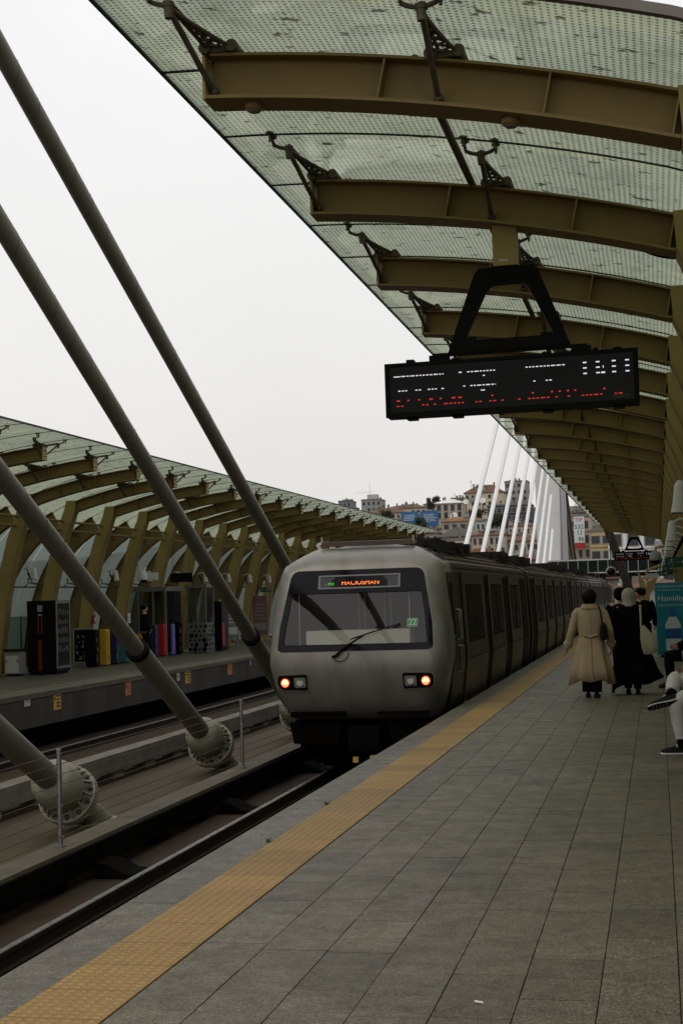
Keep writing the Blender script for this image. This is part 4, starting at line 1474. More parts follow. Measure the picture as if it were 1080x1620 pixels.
for i, q in enumerate(rings[-1]):
    a = 2 * math.pi * i / 60
    dz = -.055 * max(0, math.cos(a)) ** 6 - .06 * max(0, -math.cos(a)) ** 5 + .02 * math.sin(a * 5)
    rings[-1][i] = (q[0], q[1], q[2] + dz)
b.loft(rings, False)
coat = b.build('trench_coat', m_trench, p, 70)
md = coat.modifiers.new('cloth_thickness', 'SOLIDIFY'); md.thickness = .012
b = MB(); b.loft([ring((0, -.012, 1.385), .098, .088, 24), ring((0, -.018, 1.44), .088, .080, 24), ring((0, -.030, 1.445), .112, .10, 24), ring((0, -.032, 1.375), .150, .112, 24)], False); b.build('collar', m_trench, coat, 60)
b = MB(); b.loft([ring((0, 0, .945), .188, .137, 36), ring((0, 0, .985), .190, .139, 36)], True); b.tube([(-.10, -.140, .965), (0, -.150, .935), (.12, -.138, .97)], .014, 8); b.build('belt', m_trench, coat, 60)
b = MB(); b.tube([(-.005, -.15, 1.36), (0, -.158, 1.2), (0, -.15, 1.0)], .004, 6); b.tube([(0, -.165, .90), (.005, -.20, .6), (.01, -.25, .26)], .006, 6); b.build('back_seam', m_trench, coat)
for k, sd in ((-1, 'l'), (1, 'r')):
    S0, E0, W0 = J['sh' + sd][0], J['el' + sd][0], J['wr' + sd][0]
    limb(p, 'sleeve', [(S0[0] * .95, S0[1], S0[2] + .0), (S0[0] + k * .045, S0[1], S0[2] - .06), E0, W0], [.066, .068, .061, .060], m_trench)
    b = MB(); W1 = Vector(W0); D1 = (W1 - Vector(E0)).normalized(); b.disc(W1 - D1 * .06, D1, .077, .03, 16); b.build('cuff_strap', m_trench, p, True)
    limb(p, 'trouser_leg', [J['hi' + sd][0], J['kn' + sd][0], J['an' + sd][0]], [.10, .085, .088], m_blackcloth)
    shoe(p, (J['an' + sd][0][0], J['an' + sd][0][1], .08), (k * .08, 1, 0), (0, 0, 1), m_bagblk, m_bagblk, .25)
b = MB(); b.tube([(-.375, .02, .80), (-.43, -.02, .72), (-.47, -.03, .67)], .008, 6); b.build('cuff_tie', m_trench, p)
b = MB(); b.ball((0, -.012, 1.565), .112, 20, 14, (1.0, 1.04, 1.10)); b.loft([ring((0, -.045, 1.50), .096, .075, 18), ring((0, -.05, 1.45), .085, .055, 18), ring((0, -.05, 1.425), .06, .04, 18)]); b.build('hair', m_hair, p, True)
# her shoulder bag
bag = thing('shoulder_bag', 'black shoulder bag hanging at the side of the beige trench coat', 'bag', (-1.05 + .20, 22.5 - .10, .90))
b = MB(); rings = [ring((0, -.03, z), rx, ry, 20) for z, rx, ry in ((-.02, .03, .09), (0, .05, .12), (.10, .055, .13), (.20, .045, .11), (.25, .02, .09))]
b.loft(rings); b.build('bag_body', m_bagblk, bag, True)
b = MB(); b.tube([(0, -.10, .20), (-.03, -.06, .40), (-.055, .03, .50), (-.05, .12, .48), (0, .1, .2)], .013, 8); b.build('strap', m_bagblk, bag, True)

# --- woman in the long black coat with a pale headscarf
p = thing('person', 'walking person in a long black coat and pale headscarf seen from behind', 'person', (-.46, 23.0, 0), R(2))
J = standing(ell=(-.26, .02, 1.06), wrl=(-.22, .15, .86), pal=(-.20, .18, .80), elr=(.25, -.02, 1.07), wrr=(.25, .12, .88), par=(.24, .15, .82),
             anl=(-.06, .06, .10), tol=(-.06, .13, .05), anr=(.08, -.06, .09), tor=(.085, .02, .04))
skin_body(p, J); face_bits(p, J)
b = MB(); rings = []
for (z, rx, ry, fo, cx) in ((1.415, .11, .10, 0, 0), (1.39, .155, .11, 0, 0), (1.345, .205, .125, 0, 0), (1.2, .215, .14, 0, 0), (1.0, .205, .145, .01, 0), (.85, .235, .17, .02, .01),
                            (.6, .295, .215, .04, .03), (.38, .35, .255, .06, .05), (.17, .40, .29, .075, .07)):
    rings.append(ring((cx, 0, z), rx, ry, 56, fo, 5, 2.0))
for i, q in enumerate(rings[-1]):
    a = 2 * math.pi * i / 56
    rings[-1][i] = (q[0], q[1], q[2] + .07 * math.cos(a) + .03 * math.cos(3 * a) - .05 * max(0, -math.cos(a)) ** 4)
b.loft(rings, False); coat = b.build('long_coat', m_blackcloth, p, 70)
md = coat.modifiers.new('cloth_thickness', 'SOLIDIFY'); md.thickness = .012
for k, sd in ((-1, 'l'), (1, 'r')):
    S0, E0, W0 = J['sh' + sd][0], J['el' + sd][0], J['wr' + sd][0]
    limb(p, 'sleeve', [(S0[0] * .95, S0[1], S0[2]), (S0[0] + k * .04, S0[1], S0[2] - .06), E0, W0], [.08, .082, .07, .055], m_blackcloth)
    limb(p, 'trouser_leg', [J['hi' + sd][0], J['kn' + sd][0], J['an' + sd][0]], [.095, .075, .06], m_charcoal)
    shoe(p, (J['an' + sd][0][0], J['an' + sd][0][1], .08), (k * .05, 1, 0), (0, 0, 1), m_bagblk, m_bagblk, .25)
b = MB(); rings = [ring((0, cy, z), rx, ry, 30, fo, 9, 1.0) for z, rx, ry, cy, fo in ((1.385, .12, .105, -.01, .03), (1.41, .108, .10, -.01, .02), (1.45, .102, .10, -.005, .012), (1.52, .110, .114, 0, .022), (1.58, .109, .116, -.005, .016), (1.63, .088, .095, -.01, .01), (1.665, .05, .05, -.01, 0), (1.675, .01, .01, -.01, 0))]
b.loft(rings); b.build('headscarf', m_scarf, p, True)
tote = thing('tote_bag', 'off-white canvas tote bag hanging from the shoulder of the long black coat', 'bag', (-.46 + .27, 23.0 - .13, .66))
b = MB(); rings = [ring((cx, 0, z), rx, ry, 20, .03, 5, .5, (.25, 0)) for z, rx, ry, cx in ((-.03, .06, .03, .03), (.0, .12, .05, .03), (.10, .13, .065, .02), (.24, .10, .055, -.02), (.36, .055, .035, -.06), (.42, .025, .02, -.075))]
b.loft(rings); b.build('bag_body', m_tote, tote, True)
b = MB(); b.tube([(-.10, -.01, .38), (-.095, -.01, .55), (-.10, .05, .70), (-.10, .18, .74), (-.075, .16, .4)], .016, 8); b.build('strap', m_tote, tote, True)

def plain_person(label, loc, rz, J, jacket, legs, hood=None, hair=m_hair, L=.72, group=None):
    p = thing('person', label, 'person', loc, rz)
    skin_body(p, J); face_bits(p, J)
    b = MB(); rings = []
    px, py_, pz = J['pelvis'][0]; cx, cy, cz = J['chest'][0]
    for u, rx, ry in ((-.10 - (.93 - L) * 0, .20, .145), (.1, .195, .14), (.4, .195, .14), (.75, .21, .14), (1.0, .225, .14), (1.18, .21, .125), (1.3, .15, .105), (1.36, .08, .075)):
        c = (px + (cx - px) * u, py_ + (cy - py_) * u, pz + (cz - pz) * u)
        rings.append(ring(c, rx, ry, 28, .015, 7, u * 3))
    b.loft(rings); b.build('jacket', jacket, p, 60)
    for k, sd in ((-1, 'l'), (1, 'r')):
        S0, E0, W0 = J['sh' + sd][0], J['el' + sd][0], J['wr' + sd][0]
        limb(p, 'sleeve', [(S0[0] * .95, S0[1], S0[2]), (S0[0] + k * .03, S0[1], S0[2] - .06), E0, W0], [.08, .082, .070, .052], jacket)
        limb(p, 'trouser_leg', [J['hi' + sd][0], J['kn' + sd][0], J['an' + sd][0]], [.105, .08, .062], legs)
        a, t_ = Vector(J['an' + sd][0]), Vector(J['to' + sd][0]); dv = t_ - a
        if abs(dv.z) < .12: dv.z = 0
        shoe(p, (a.x, a.y, max(a.z - .01, .078)), dv, (0, 0, 1), m_blackcloth, m_sole, .27)
    sx, sy, sz = J['skull'][0]
    if hood:
        b = MB(); b.ball((sx, sy - .02, sz + .005), .118, 18, 12, (1, 1.02, 1.12)); b.build('hood', hood, p, True)
    else:
        b = MB(); b.ball((sx, sy - .022, sz + .022), .097, 18, 12, (1, 1.0, .98)); b.build('hair', hair, p, True)
    return p
J = standing(ell=(-.27, -.05, 1.06), wrl=(-.20, .10, .92), pal=(-.16, .14, .90), elr=(.27, -.05, 1.06), wrr=(.20, .10, .92), par=(.16, .14, .90))
plain_person('person in black jacket and dark hood half hidden beside the pale headscarf', (-.70, 27.0, 0), R(6), J, m_blackcloth, m_blackcloth, m_blackcloth)
plain_person('dark clothed person turned sideways in front of the teal poster box', (-.43, 31.6, 0), R(115), standing(), m_blackcloth, m_blackcloth)
plain_person('taller person in black facing the far end beside the teal poster box', (-.37, 33.6, 0), R(10), standing(), m_blackcloth, m_charcoal)
J = standing(anl=(-.10, .10, .09), tol=(-.09, .18, .04), knl=(-.1, .10, .48), anr=(.02, .16, .10), tor=(.045, .23, .045), knr=(.08, .10, .48),
             ell=(-.27, -.03, 1.06), wrl=(-.20, .11, .93), pal=(-.15, .13, .89), elr=(.27, -.03, 1.06), wrr=(.20, .11, .93), par=(.15, .13, .89))
plain_person('person in black jacket leaning among the coloured blocks on the left platform', (-14.38, 38.7, 0), R(-62), J, m_blackcloth, m_charcoal)

# --- seated people on the right
def sitting(**kw):
    J = dict(pelvis=((0, 0, .56), .13), belly=((0, .0, .70), .12), chest=((0, .01, .92), .13), neck0=((0, .0, 1.05), .06), neck=((0, .02, 1.10), .052),
             jaw=((0, .05, 1.155), .066), skull=((0, .03, 1.215), .086), crown=((0, .02, 1.265), .056), nose=((0, .128, 1.185), .013),
             shl=((-.18, 0, 1.0), .058), ell=((-.25, .05, .76), .042), wrl=((-.17, .27, .68), .028), pal=((-.16, .33, .675), .03),
             shr=((.18, 0, 1.0), .058), elr=((.25, .05, .76), .042), wrr=((.17, .27, .68), .028), par=((.16, .33, .675), .03),
             hil=((-.09, .03, .53), .09), knl=((-.11, .44, .53), .058), anl=((-.11, .42, .10), .038), tol=((-.11, .50, .045), .024),
             hir=((.09, .03, .53), .09), knr=((.11, .44, .53), .058), anr=((.11, .42, .10), .038), tor=((.11, .50, .045), .024))
    for k, v in kw.items(): J[k] = (v, J[k][1])
    return J
# facing the tracks: local +Y is world -X, local -X is world -Y (towards the camera)
SX, SY = .61, 14.78
p = thing('person', 'seated person in pale grey jeans with crossed legs and black white-soled sneakers', 'person', (SX, SY, 0), R(90))
J = sitting(knl=(-.10, .46, .52), anl=(-.10, .445, .10), tol=(-.10, .52, .045),
            knr=(.20, .45, .715), anr=(-.10, .545, .575), tor=(-.095, .62, .55),
            elr=(.26, .10, .78), wrr=(.16, .36, .80), par=(.13, .42, .80), elL=None) if False else \
    sitting(knl=(-.10, .46, .52), anl=(-.10, .445, .10), tol=(-.10, .52, .045), knr=(.20, .45, .715), anr=(-.08, .53, .585), tor=(-.095, .62, .55),
            elr=(.26, .10, .80), wrr=(.18, .34, .81), par=(.15, .40, .815))
skin_body(p, J); face_bits(p, J)
b = MB(); b.loft([ring((0, y, z), rx, ry, 28, .015, 7, z * 9) for z, rx, ry, y in ((.47, .20, .16, 0), (.60, .20, .15, 0), (.75, .20, .145, 0), (.92, .22, .145, .01), (1.0, .215, .13, .01), (1.06, .14, .10, .01), (1.08, .08, .075, .01))])
b.build('jacket', m_charcoal, p, 60)
for k, sd in ((-1, 'l'), (1, 'r')):
    limb(p, 'sleeve', [J['sh' + sd][0], J['el' + sd][0], J['wr' + sd][0]], [.082, .072, .052], m_charcoal)
limb(p, 'trouser_leg', [J['hil'][0], (-.10, .42, .545), (-.10, .475, .48), (-.10, .46, .30), (-.10, .445, .155)], [.115, .088, .088, .072, .062], m_jeans)
limb(p, 'trouser_leg', [J['hir'][0], (.17, .38, .71), (.17, .47, .715), (.06, .50, .66), (-.045, .52, .605)], [.115, .095, .094, .078, .066], m_jeans)
b = MB(); b.tube([(-.10, .446, .17), (-.10, .445, .12), (-.10, .45, .055)], [.05, .05, .046], 14); b.build('sock', m_blackcloth, p, True)
b = MB(); b.tube([(-.02, .512, .618), (-.07, .528, .592), (-.10, .56, .565)], [.052, .054, .046], 14); b.build('sock', m_blackcloth, p, True)
shoe(p, (-.10, .445, .083), (0.02, 1, 0), (0, 0, 1), m_bagblk, m_sole, .28, 'sneaker')
A_, D_, U_ = Vector((-.10, .545, .575)), Vector((-.05, 1, -.22)).normalized(), Vector((.62, .12, .72))
U_ = (U_ - D_ * U_.dot(D_)).normalized(); S_ = D_.cross(U_)
shoe(p, A_, D_, U_, m_bagblk, m_sole, .31, 'sneaker')
b = MB(); rings = []
for l, w in ((-.08, .026), (-.055, .036), (0, .034), (.06, .038), (.12, .045), (.17, .043), (.205, .030), (.22, .016)):
    c = A_ - U_ * .075 + D_ * l * 1.11 - U_ * .014
    rings.append([c + S_ * w * math.cos(a) + U_ * .011 * math.sin(a) for a in [q * 2 * math.pi / 12 for q in range(12)]])
b.loft(rings); b.build('outsole', m_rubber, p, True)
b = MB()
for q in range(5):
    c = A_ - U_ * .100 + D_ * (.05 + q * .035)
    b.bar(c - S_ * .030 - D_ * .008, c + S_ * .030 + D_ * .008, .006, .004, tuple(U_))
b.build('sole_tread', m_grey, p)
b = MB(); b.ball((0, .008, 1.237), .099, 18, 12); b.build('hair', m_hair, p, True)
J = sitting()
p2 = thing('person', 'person in black seated farther along the right side, in front of the teal poster', 'person', (.56, 24.4, 0), R(90))
skin_body(p2, J); face_bits(p2, J)
b = MB(); b.loft([ring((0, y, z), rx, ry, 28, .015, 7, z * 9) for z, rx, ry, y in ((.47, .20, .16, 0), (.60, .20, .16, 0), (.75, .21, .16, 0), (.92, .23, .16, .01), (1.0, .22, .14, .01), (1.06, .14, .10, .01), (1.08, .08, .075, .01))])
b.build('jacket', m_blackcloth, p2, 60)
for k, sd in ((-1, 'l'), (1, 'r')):
    limb(p2, 'sleeve', [J['sh' + sd][0], J['el' + sd][0], J['wr' + sd][0]], [.085, .075, .055], m_blackcloth)
    limb(p2, 'trouser_leg', [J['hi' + sd][0], J['kn' + sd][0], J['an' + sd][0]], [.115, .088, .065], m_charcoal)
    shoe(p2, (J['an' + sd][0][0], J['an' + sd][0][1], .083), (0, 1, 0), (0, 0, 1), m_bagblk, m_bagblk, .27)
b = MB(); b.ball((0, .008, 1.237), .099, 18, 12); b.build('hair', m_hair, p2, True)

def bench(x, y, L, label):
    t = thing('bench', label, 'bench', (x, y, 0))
    b = MB()
    for i in range(5):
        b.box(-.22 + i * .09, -.14 + i * .09, -L / 2, L / 2, .41, .44)
    b.build('seat', m_galv, t)
    b = MB()
    for i in range(3):
        b.box(.25 + i * .02, .27 + i * .02, -L / 2, L / 2, .55 + i * .11, .63 + i * .11)
    b.build('backrest', m_galv, t)
    for k in (-1, 1):
        b = MB(); yy = k * (L / 2 - .15)
        b.box(-.2, .22, yy - .03, yy + .03, .36, .409); b.box(.0, .06, yy - .03, yy + .03, .03, .359); b.box(-.2, .28, yy - .04, yy + .04, 0, .029)
        b.bar((.2, yy, .38), (.30, yy, .86), .04, .03); b.build('leg', m_grey, t)
        b = MB(); b.tube([(-.2, yy, .42), (-.22, yy, .62), (-.15, yy, .65), (.22, yy, .65)], .018, 8); b.build('armrest', m_steel, t, True)
bench(.61, 14.78, 2.0, 'grey metal bench under the seated person in pale jeans')
bench(.56, 24.4, 1.9, 'grey metal bench under the seated person in black')

# ------------------------------------------------------------------ right platform furniture
t = thing('poster_box', 'teal illuminated style poster box for bottled water standing on the right platform', 'poster box', (.55, 35.0, 0))
b = MB(); b.box(-.63, .63, 0, .38, .05, 1.78); b.build('cabinet', m_teal2, t)
b = MB(); b.box(-.55, .55, .05, .33, 0, .049); b.build('plinth', m_black, t)
b = MB(); b.box(-.585, .585, -.012, -.002, .11, 1.72); po = b.build('poster', m_teal, t)
def flat_text(txt, size, x, z, y, m, parent, name, align='LEFT'):
    b = MB(); text_mb(b, txt, size, lambda u, v, w: (x + u, y - w, z + v), .001, align); return b.build(name, m, parent)
flat_text('Hamidiye', .185, -.575, 1.40, -.0145, m_poster_w, po, 'lettering')
flat_text('SAĞLIK İÇİN SU İÇİN', .062, -.575, 1.235, -.0145, m_poster_w, po, 'lettering')
flat_text('KAYNAĞINDAN DOĞAL', .062, -.575, 1.685, -.0145, m_poster_w, po, 'lettering')
flat_text('SU VE SAĞLIK KAYNAĞI', .050, -.575, 1.60, -.0145, m_poster_w, po, 'lettering')
def disc_poly(mb, pts, y0, y1): mb.prism(pts, 'y', y0, y1)
b = MB(); disc_poly(b, round_poly([(-.42, .16), (-.06, .16), (-.06, .78), (-.14, .93), (-.16, .96), (-.32, .96), (-.34, .93), (-.42, .78)], [.04, .04, .06, .04, .01, .01, .04, .06], 4), -.0145, -.0122); b.build('bottle_picture', m_poster_w, po)
b = MB(); b.box(-.315, -.165, -.0145, -.0122, .965, 1.15); b.box(-.422, -.058, -.0165, -.0147, .44, .68); b.build('bottle_cap_and_label', m_bluecap, po)

def hang_sign(name, label, cat, x0, x1, z0, z1, y, m, txt=None, group=None, top=None):
    t = thing(name, label, cat, ((x0 + x1) / 2, y, z0), 0, group)
    w = (x1 - x0) / 2; h = z1 - z0
    b = MB(); b.box(-w, w, -.03, .03, 0, h); b.build('panel', m, t)
    b = MB()
    for k in (-1, 1): b.tube([(k * w * .8, 0, h), (k * w * .8, 0, h + .5)], .008, 6)
    b.build('hanger_rod', m_iron, t)
    if txt:
        b = MB()
        # running figure, arrow and doorway
        r_ = h * .34; cz = h * .5
        b.ball((-w * .52, -.034, cz + r_ * .75), h * .075, 8, 6, (1, .3, 1))
        for a_, c_ in (((-.52, .45), (-.58, -.15)), ((-.58, -.15), (-.40, -.45)), ((-.58, -.15), (-.78, -.55)), ((-.40, -.45), (-.46, -.95)), ((-.53, .35), (-.32, .1)), ((-.53, .35), (-.76, .15))):
            b.bar((w * a_[0], -.034, cz + r_ * a_[1]), (w * c_[0], -.034, cz + r_ * c_[1]), .006, h * .07, (0, -1, 0))
        b.bar((-w * .15, -.034, cz), (w * .28, -.034, cz), .006, h * .08, (0, -1, 0))
        b.prism([(w * .24, cz - h * .14), (w * .42, cz), (w * .24, cz + h * .14)], 'y', -.037, -.031)
        for xx in (.58, .82): b.box(w * xx - h * .04, w * xx + h * .04, -.037, -.031, h * .2, h * .8)
        b.box(w * .58, w * .82, -.0372, -.0312, h * .76, h * .84)
        b.build('pictogram', m_white, t)
    return t
hang_sign('exit_sign', 'dark green exit sign with a running figure, largest and nearest on the right', 'exit sign', .16, .72, 2.07, 2.28, 30.0, m_exit, True)
hang_sign('exit_sign', 'dark green exit sign, second one behind the nearest on the right', 'exit sign', .14, .50, 2.07, 2.26, 39.0, m_exit, True)
hang_sign('exit_sign', 'dark green exit sign, third and smallest beside the white panel', 'exit sign', .06, .34, 2.05, 2.24, 49.0, m_exit, True)
hang_sign('light_panel', 'white horizontal light panel hanging near the far end of the right platform', 'light panel', -.36, .04, 1.98, 2.14, 47.5, m_white)
# dome camera and convex mirror
t = thing('dome_camera', 'grey dome camera hanging from an arm above the right platform', 'camera', (-.02, 36.0, 2.32))
b = MB(); b.tube([(.55, 0, .34), (.1, 0, .36), (0, 0, .32), (0, 0, .22)], .03, 8); b.build('arm', m_tan2, t, True)
b = MB(); b.tube([(0, 0, .24), (0, 0, .20), (0, 0, .05), (0, 0, .02)], [.09, .13, .15, .14], 18); b.build('housing', m_grey, t, True)
b = MB(); b.ball((0, 0, .02), .115, 16, 10); b.build('dome', m_blackgloss, t, True)
t = thing('convex_mirror', 'round dark convex mirror hanging below the far footbridge', 'mirror', (-1.93, 62.0, 2.42))
b = MB(); b.tube([(0, -.10, 0), (0, -.05, 0), (0, .06, 0), (0, .10, 0)], [.16, .21, .23, .10], 24); b.build('shell', m_grey, t, True)
b = MB(); b.ball((0, -.085, 0), .17, 20, 10, (1, .35, 1)); b.build('mirror_face', m_blackgloss, t, True)
b = MB(); b.tube([(0, .05, .1), (0, .05, 1.95)], .02, 8); b.build('hanger', m_iron, t)
# swallow-tail yellow post
t = thing('post', 'pale yellow post with a forked wing-like top on the right platform', 'post', (-.42, 52, 0))
b = MB(); b.prism([(-.09, 0), (.09, 0), (.12, 1.4), (.46, 2.08), (.10, 1.90), (-.02, 1.86), (-.28, 2.34), (-.24, 1.9)], 'y', -.06, .06); b.build('blade', m_tan2, t)
b = MB(); b.box(-.05, .05, -.075, -.061, 1.72, 1.86); b.build('label_plate', m_white, t)
b = MB(); b.tube([(.05, 0, 1.92), (.05, 0, 2.30), (.45, 0, 2.42), (.9, 0, 2.45)], .05, 8); b.build('arm', m_tan2, t, True)

# footbridge across the far end
t = thing('footbridge', 'glass railed footbridge crossing above the tracks at the far end', 'footbridge', (-3.2, 97, 2.5))
b = MB(); b.box(-3.9, 4.6, -1.6, 1.6, 0, .24); b.build('slab', m_black, t)
b = MB()
for k in (-1.55, 1.55):
    b.box(-3.9, 4.6, k - .04, k + .04, 1.12, 1.20); b.box(-3.9, 4.6, k - .03, k + .03, .26, .32)
b.build('handrail', m_white, t)
for i in range(14):
    b = MB(); x = -3.85 + i * .65; b.box(x - .03, x + .03, -1.59, -1.51, .24, 1.119); b.build('post', m_grey, t)
b = MB(); b.box(-3.9, 4.6, -1.552, -1.548, .33, 1.11); b.build('railing_glass', m_archglass, t)
b = MB(); b.box(-3.3, -2.7, -.5, .5, -4.0, -.001); b.box(.9, 1.5, -.5, .5, -4.0, -.001); b.build('pier', m_fascia, t)
# dark raking strut by the far pylon seen under the roof end
tag(MB().bar((-.9, 88, -1), (-2.9, 88, 5.6), .55, .5).build('raking_strut', m_equip), 'dark raking strut standing at the far end of the right roof', 'strut')

# ------------------------------------------------------------------ left platform furniture
t = thing('vending_machine', 'black vending machine with orange strips, nearest on the left platform', 'vending machine', (-14.92, 33.3, 0))
b = MB(); b.box(-.38, .38, -.42, .42, .06, 1.83); cab = b.build('cabinet', m_pblk, t)
b = MB()
for x in (-.085, -.052, -.019): b.box(x, x + .011, -.427, -.4202, .10, .86)
for x in (-.09, .0): b.box(x, x + .014, -.427, -.4202, 1.02, 1.42)
b.build('orange_strip', m_orange, t)
b = MB(); b.box(-.10, .03, -.43, -.4202, 1.56, 1.72); b.box(-.08, .02, -.43, -.4202, 1.45, 1.50); b.build('coin_panel', m_grey, t)
b = MB(); b.box(.3802, .40, -.42, .42, .14, .20); b.box(.3802, .40, -.42, .42, 1.75, 1.83); b.box(.3802, .40, -.42, -.36, .2002, 1.7498); b.box(.3802, .40, .36, .42, .2002, 1.7498); b.build('door_frame', m_galv, t)
b = MB(); b.box(.3802, .390, -.358, .358, .202, 1.748); b.build('door_glass', m_blackgloss, t)
b = MB()
r5 = random.Random(2)
for i in range(5):
    z = .55 + i * .23
    for j in range(6):
        b.box(.3902, .394, -.32 + j * .11, -.32 + j * .11 + .06, z, z + r5.uniform(.08, .16))
b.build('goods', m_iron, t)
b = MB(); b.box(-.34, .34, -.38, .38, 0, .0598); b.build('plinth', m_black, t)
t = thing('vending_machine', 'black vending machine with a red edge beside the glass lift on the left platform', 'vending machine', (-14.70, 46.8, 0))
b = MB(); b.box(-.22, .2, -.4, .4, 0.04, 1.68); b.build('cabinet', m_pblk, t)
b = MB(); b.box(.2002, .215, -.38, .38, .15, 1.6); b.build('door_glass', m_blackgloss, t)
b = MB(); b.box(.2152, .22, -.38, -.10, .18, .95); b.build('red_panel', m_pred, t)
b = MB(); b.box(-.18, .16, -.36, .36, 0, .0398); b.build('plinth', m_black, t)

cols = [(m_pblk, 'black'), (m_pyel, 'yellow'), (m_pblue, 'navy blue'), (m_pteal, 'teal')]
def block(x, y, m, label, h=1.0, band=None):
    t = thing('display_block', label, 'display block', (x, y, 0), 0, 'coloured upright blocks on the left platform')
    b = MB(); b.prism(round_poly([(-.15, .03), (.15, .03), (.15, h), (-.15, h)], [.01, .01, .05, .05], 3), 'y', -.14, .14); b.build('block_body', m, t)
    b = MB(); b.box(-.12, .12, -.11, .11, 0, .0295); b.build('foot', m_black, t)
    b = MB(); r = random.Random(int(y * 100))
    for i in range(3):
        z = .15 + i * .27; a_ = r.uniform(-.1, .02); b.box(.1502, .153, a_, a_ + r.uniform(.02, .06), z, z + r.uniform(.08, .22))
    b.build('print', band or m_grey, t)
block(-15.08, 36.5, m_pblk, 'black upright display block, first of the left row by the black vending machine', 1.02)
block(-15.06, 37.2, m_pyel, 'yellow upright display block with dark stripes between black and navy ones', 1.0, m_ink)
block(-15.04, 37.9, m_pblue, 'navy upright display block between the yellow and the teal one', 1.0)
block(-15.02, 38.6, m_pteal, 'teal upright display block behind the stay cable', .95, m_teal)
block(-14.9, 39.9, m_pyel, 'yellow upright display block right behind the person in black', .8, m_ink)
block(-15.45, 42.2, m_pblue, 'navy upright display block beside the red one', 1.0)
block(-15.42, 42.9, m_pred, 'red upright display block in the second row', 1.02, m_redink)
block(-15.38, 43.6, m_ppur, 'purple upright display block in the second row', 1.0)
block(-15.34, 44.2, m_pblk, 'black upright display block beside the perforated lift base', 1.05)
t = thing('frame_sign', 'metal frame stand with a pale cut-out pattern beside the vending machine', 'frame sign', (-15.6, 37.0, 0))
b = MB()
for x in (-.24, .24): b.tube([(x, 0, 0), (x, 0, 1.03)], .018, 8)
for z in (.10, 1.03): b.tube([(-.24, 0, z), (.24, 0, z)], .018, 8)
b.build('frame', m_steel, t, True)
b = MB(); b.box(-.22, .22, .01, .02, .13, 1.0); b.build('panel', m_pblk, t)
b = MB(); r7 = random.Random(4)
for q in range(26):
    x = r7.uniform(-.19, .15); z = .2 + .15 * (q % 5) + r7.uniform(-.02, .02); 
    if q % 3: b.box(x, x + .025, -.006, .0095, z, z + r7.uniform(.06, .11))
    else: b.box(x, x + r7.uniform(.05, .1), -.0065, .0094, z, z + .022)
b.build('cut_out_pattern', m_grey, t)
t = thing('litter_bin', 'grey metal litter bin with a pale front at the far left of the left platform', 'bin', (-15.55, 32.7, 0))
b = MB(); b.box(-.2, .2, -.18, .18, .05, .60); b.build('bin_body', m_grey, t)
b = MB(); b.prism([(-.17, .08), (.17, .08), (.17, .28), (.10, .36), (.17, .44), (.17, .5), (-.17, .5), (-.17, .44), (-.10, .36), (-.17, .28)], 'y', -.195, -.182); b.build('front_plate', m_white, t)
b = MB(); b.box(-.22, .22, -.2, .2, .6002, .66); b.build('lid', m_equip, t); b = MB(); b.box(-.16, .16, -.14, .14, 0, .0498); b.build('foot', m_black, t)
t = thing('glass_screen', 'clear glass wind screen behind the bin and vending machine', 'glass screen', (-16.1, 34.2, 0))
b = MB(); b.box(-.9, .9, -.008, .008, .15, 1.45); b.build('pane', m_screen_glass, t)
for x in (-.88, 0, .88):
    b = MB(); b.tube([(x, .03, 0), (x, .03, 1.5)], .022, 8); b.build('post', m_steel, t, True)
t = thing('lift_shaft', 'glass lift shaft with perforated grey base on the left platform', 'lift', (-14.9, 45.4, 0))
b = MB()
pl = [(-.33, -.42), (.33, -.42), (.33, .42), (-.33, .42)]
b.box(-.33, .33, -.42, .42, .02, .98); b.build('base', m_galv, t)
b = MB(); r6 = random.Random(9)
for i in range(4):
    for j in range(6):
        if r6.random() < .9: b.disc((-.24 + i * .16 + (.05 if j % 2 else 0), -.4205, .12 + j * .15), (0, 1, 0), r6.choice((.04, .055, .075)), .004, 14)
        if r6.random() < .95: b.disc((.3305, -.34 + i * .2 + (.06 if j % 2 else 0), .12 + j * .15), (1, 0, 0), r6.choice((.05, .065, .075)), .004, 14)
b.build('perforations', m_slit, t)
for x in (-.31, .31):
    for y in (-.40, .40):
        b = MB(); b.box(x - .025, x + .025, y - .025, y + .025, .981, 2.15); b.build('corner_post', m_galv, t)
b = MB(); b.box(-.28, .28, -.405, -.395, .985, 2.14); b.box(.305, .315, -.37, .37, .985, 2.14); b.build('glazing', m_screen_glass, t)
b = MB(); b.box(-.38, .38, -.47, .47, 2.151, 2.26); b.build('cap', m_galv, t)
t = thing('glass_shelter', 'grey framed glass shelter behind the coloured blocks on the left platform', 'shelter', (-16.0, 43.8, 0))
b = MB(); b.box(-.75, .75, -.8, .8, 2.06, 2.2); b.build('roof', m_galv, t)
for x in (-.7, -.2, .3, .7):
    b = MB(); b.box(x - .03, x + .03, -.76, -.70, 0, 2.059); b.build('post', m_galv, t)
b = MB(); b.box(-.72, .72, -.74, -.73, .12, 2.05); b.box(.715, .725, -.68, .75, .12, 2.05); b.build('pane', m_screen_glass, t)
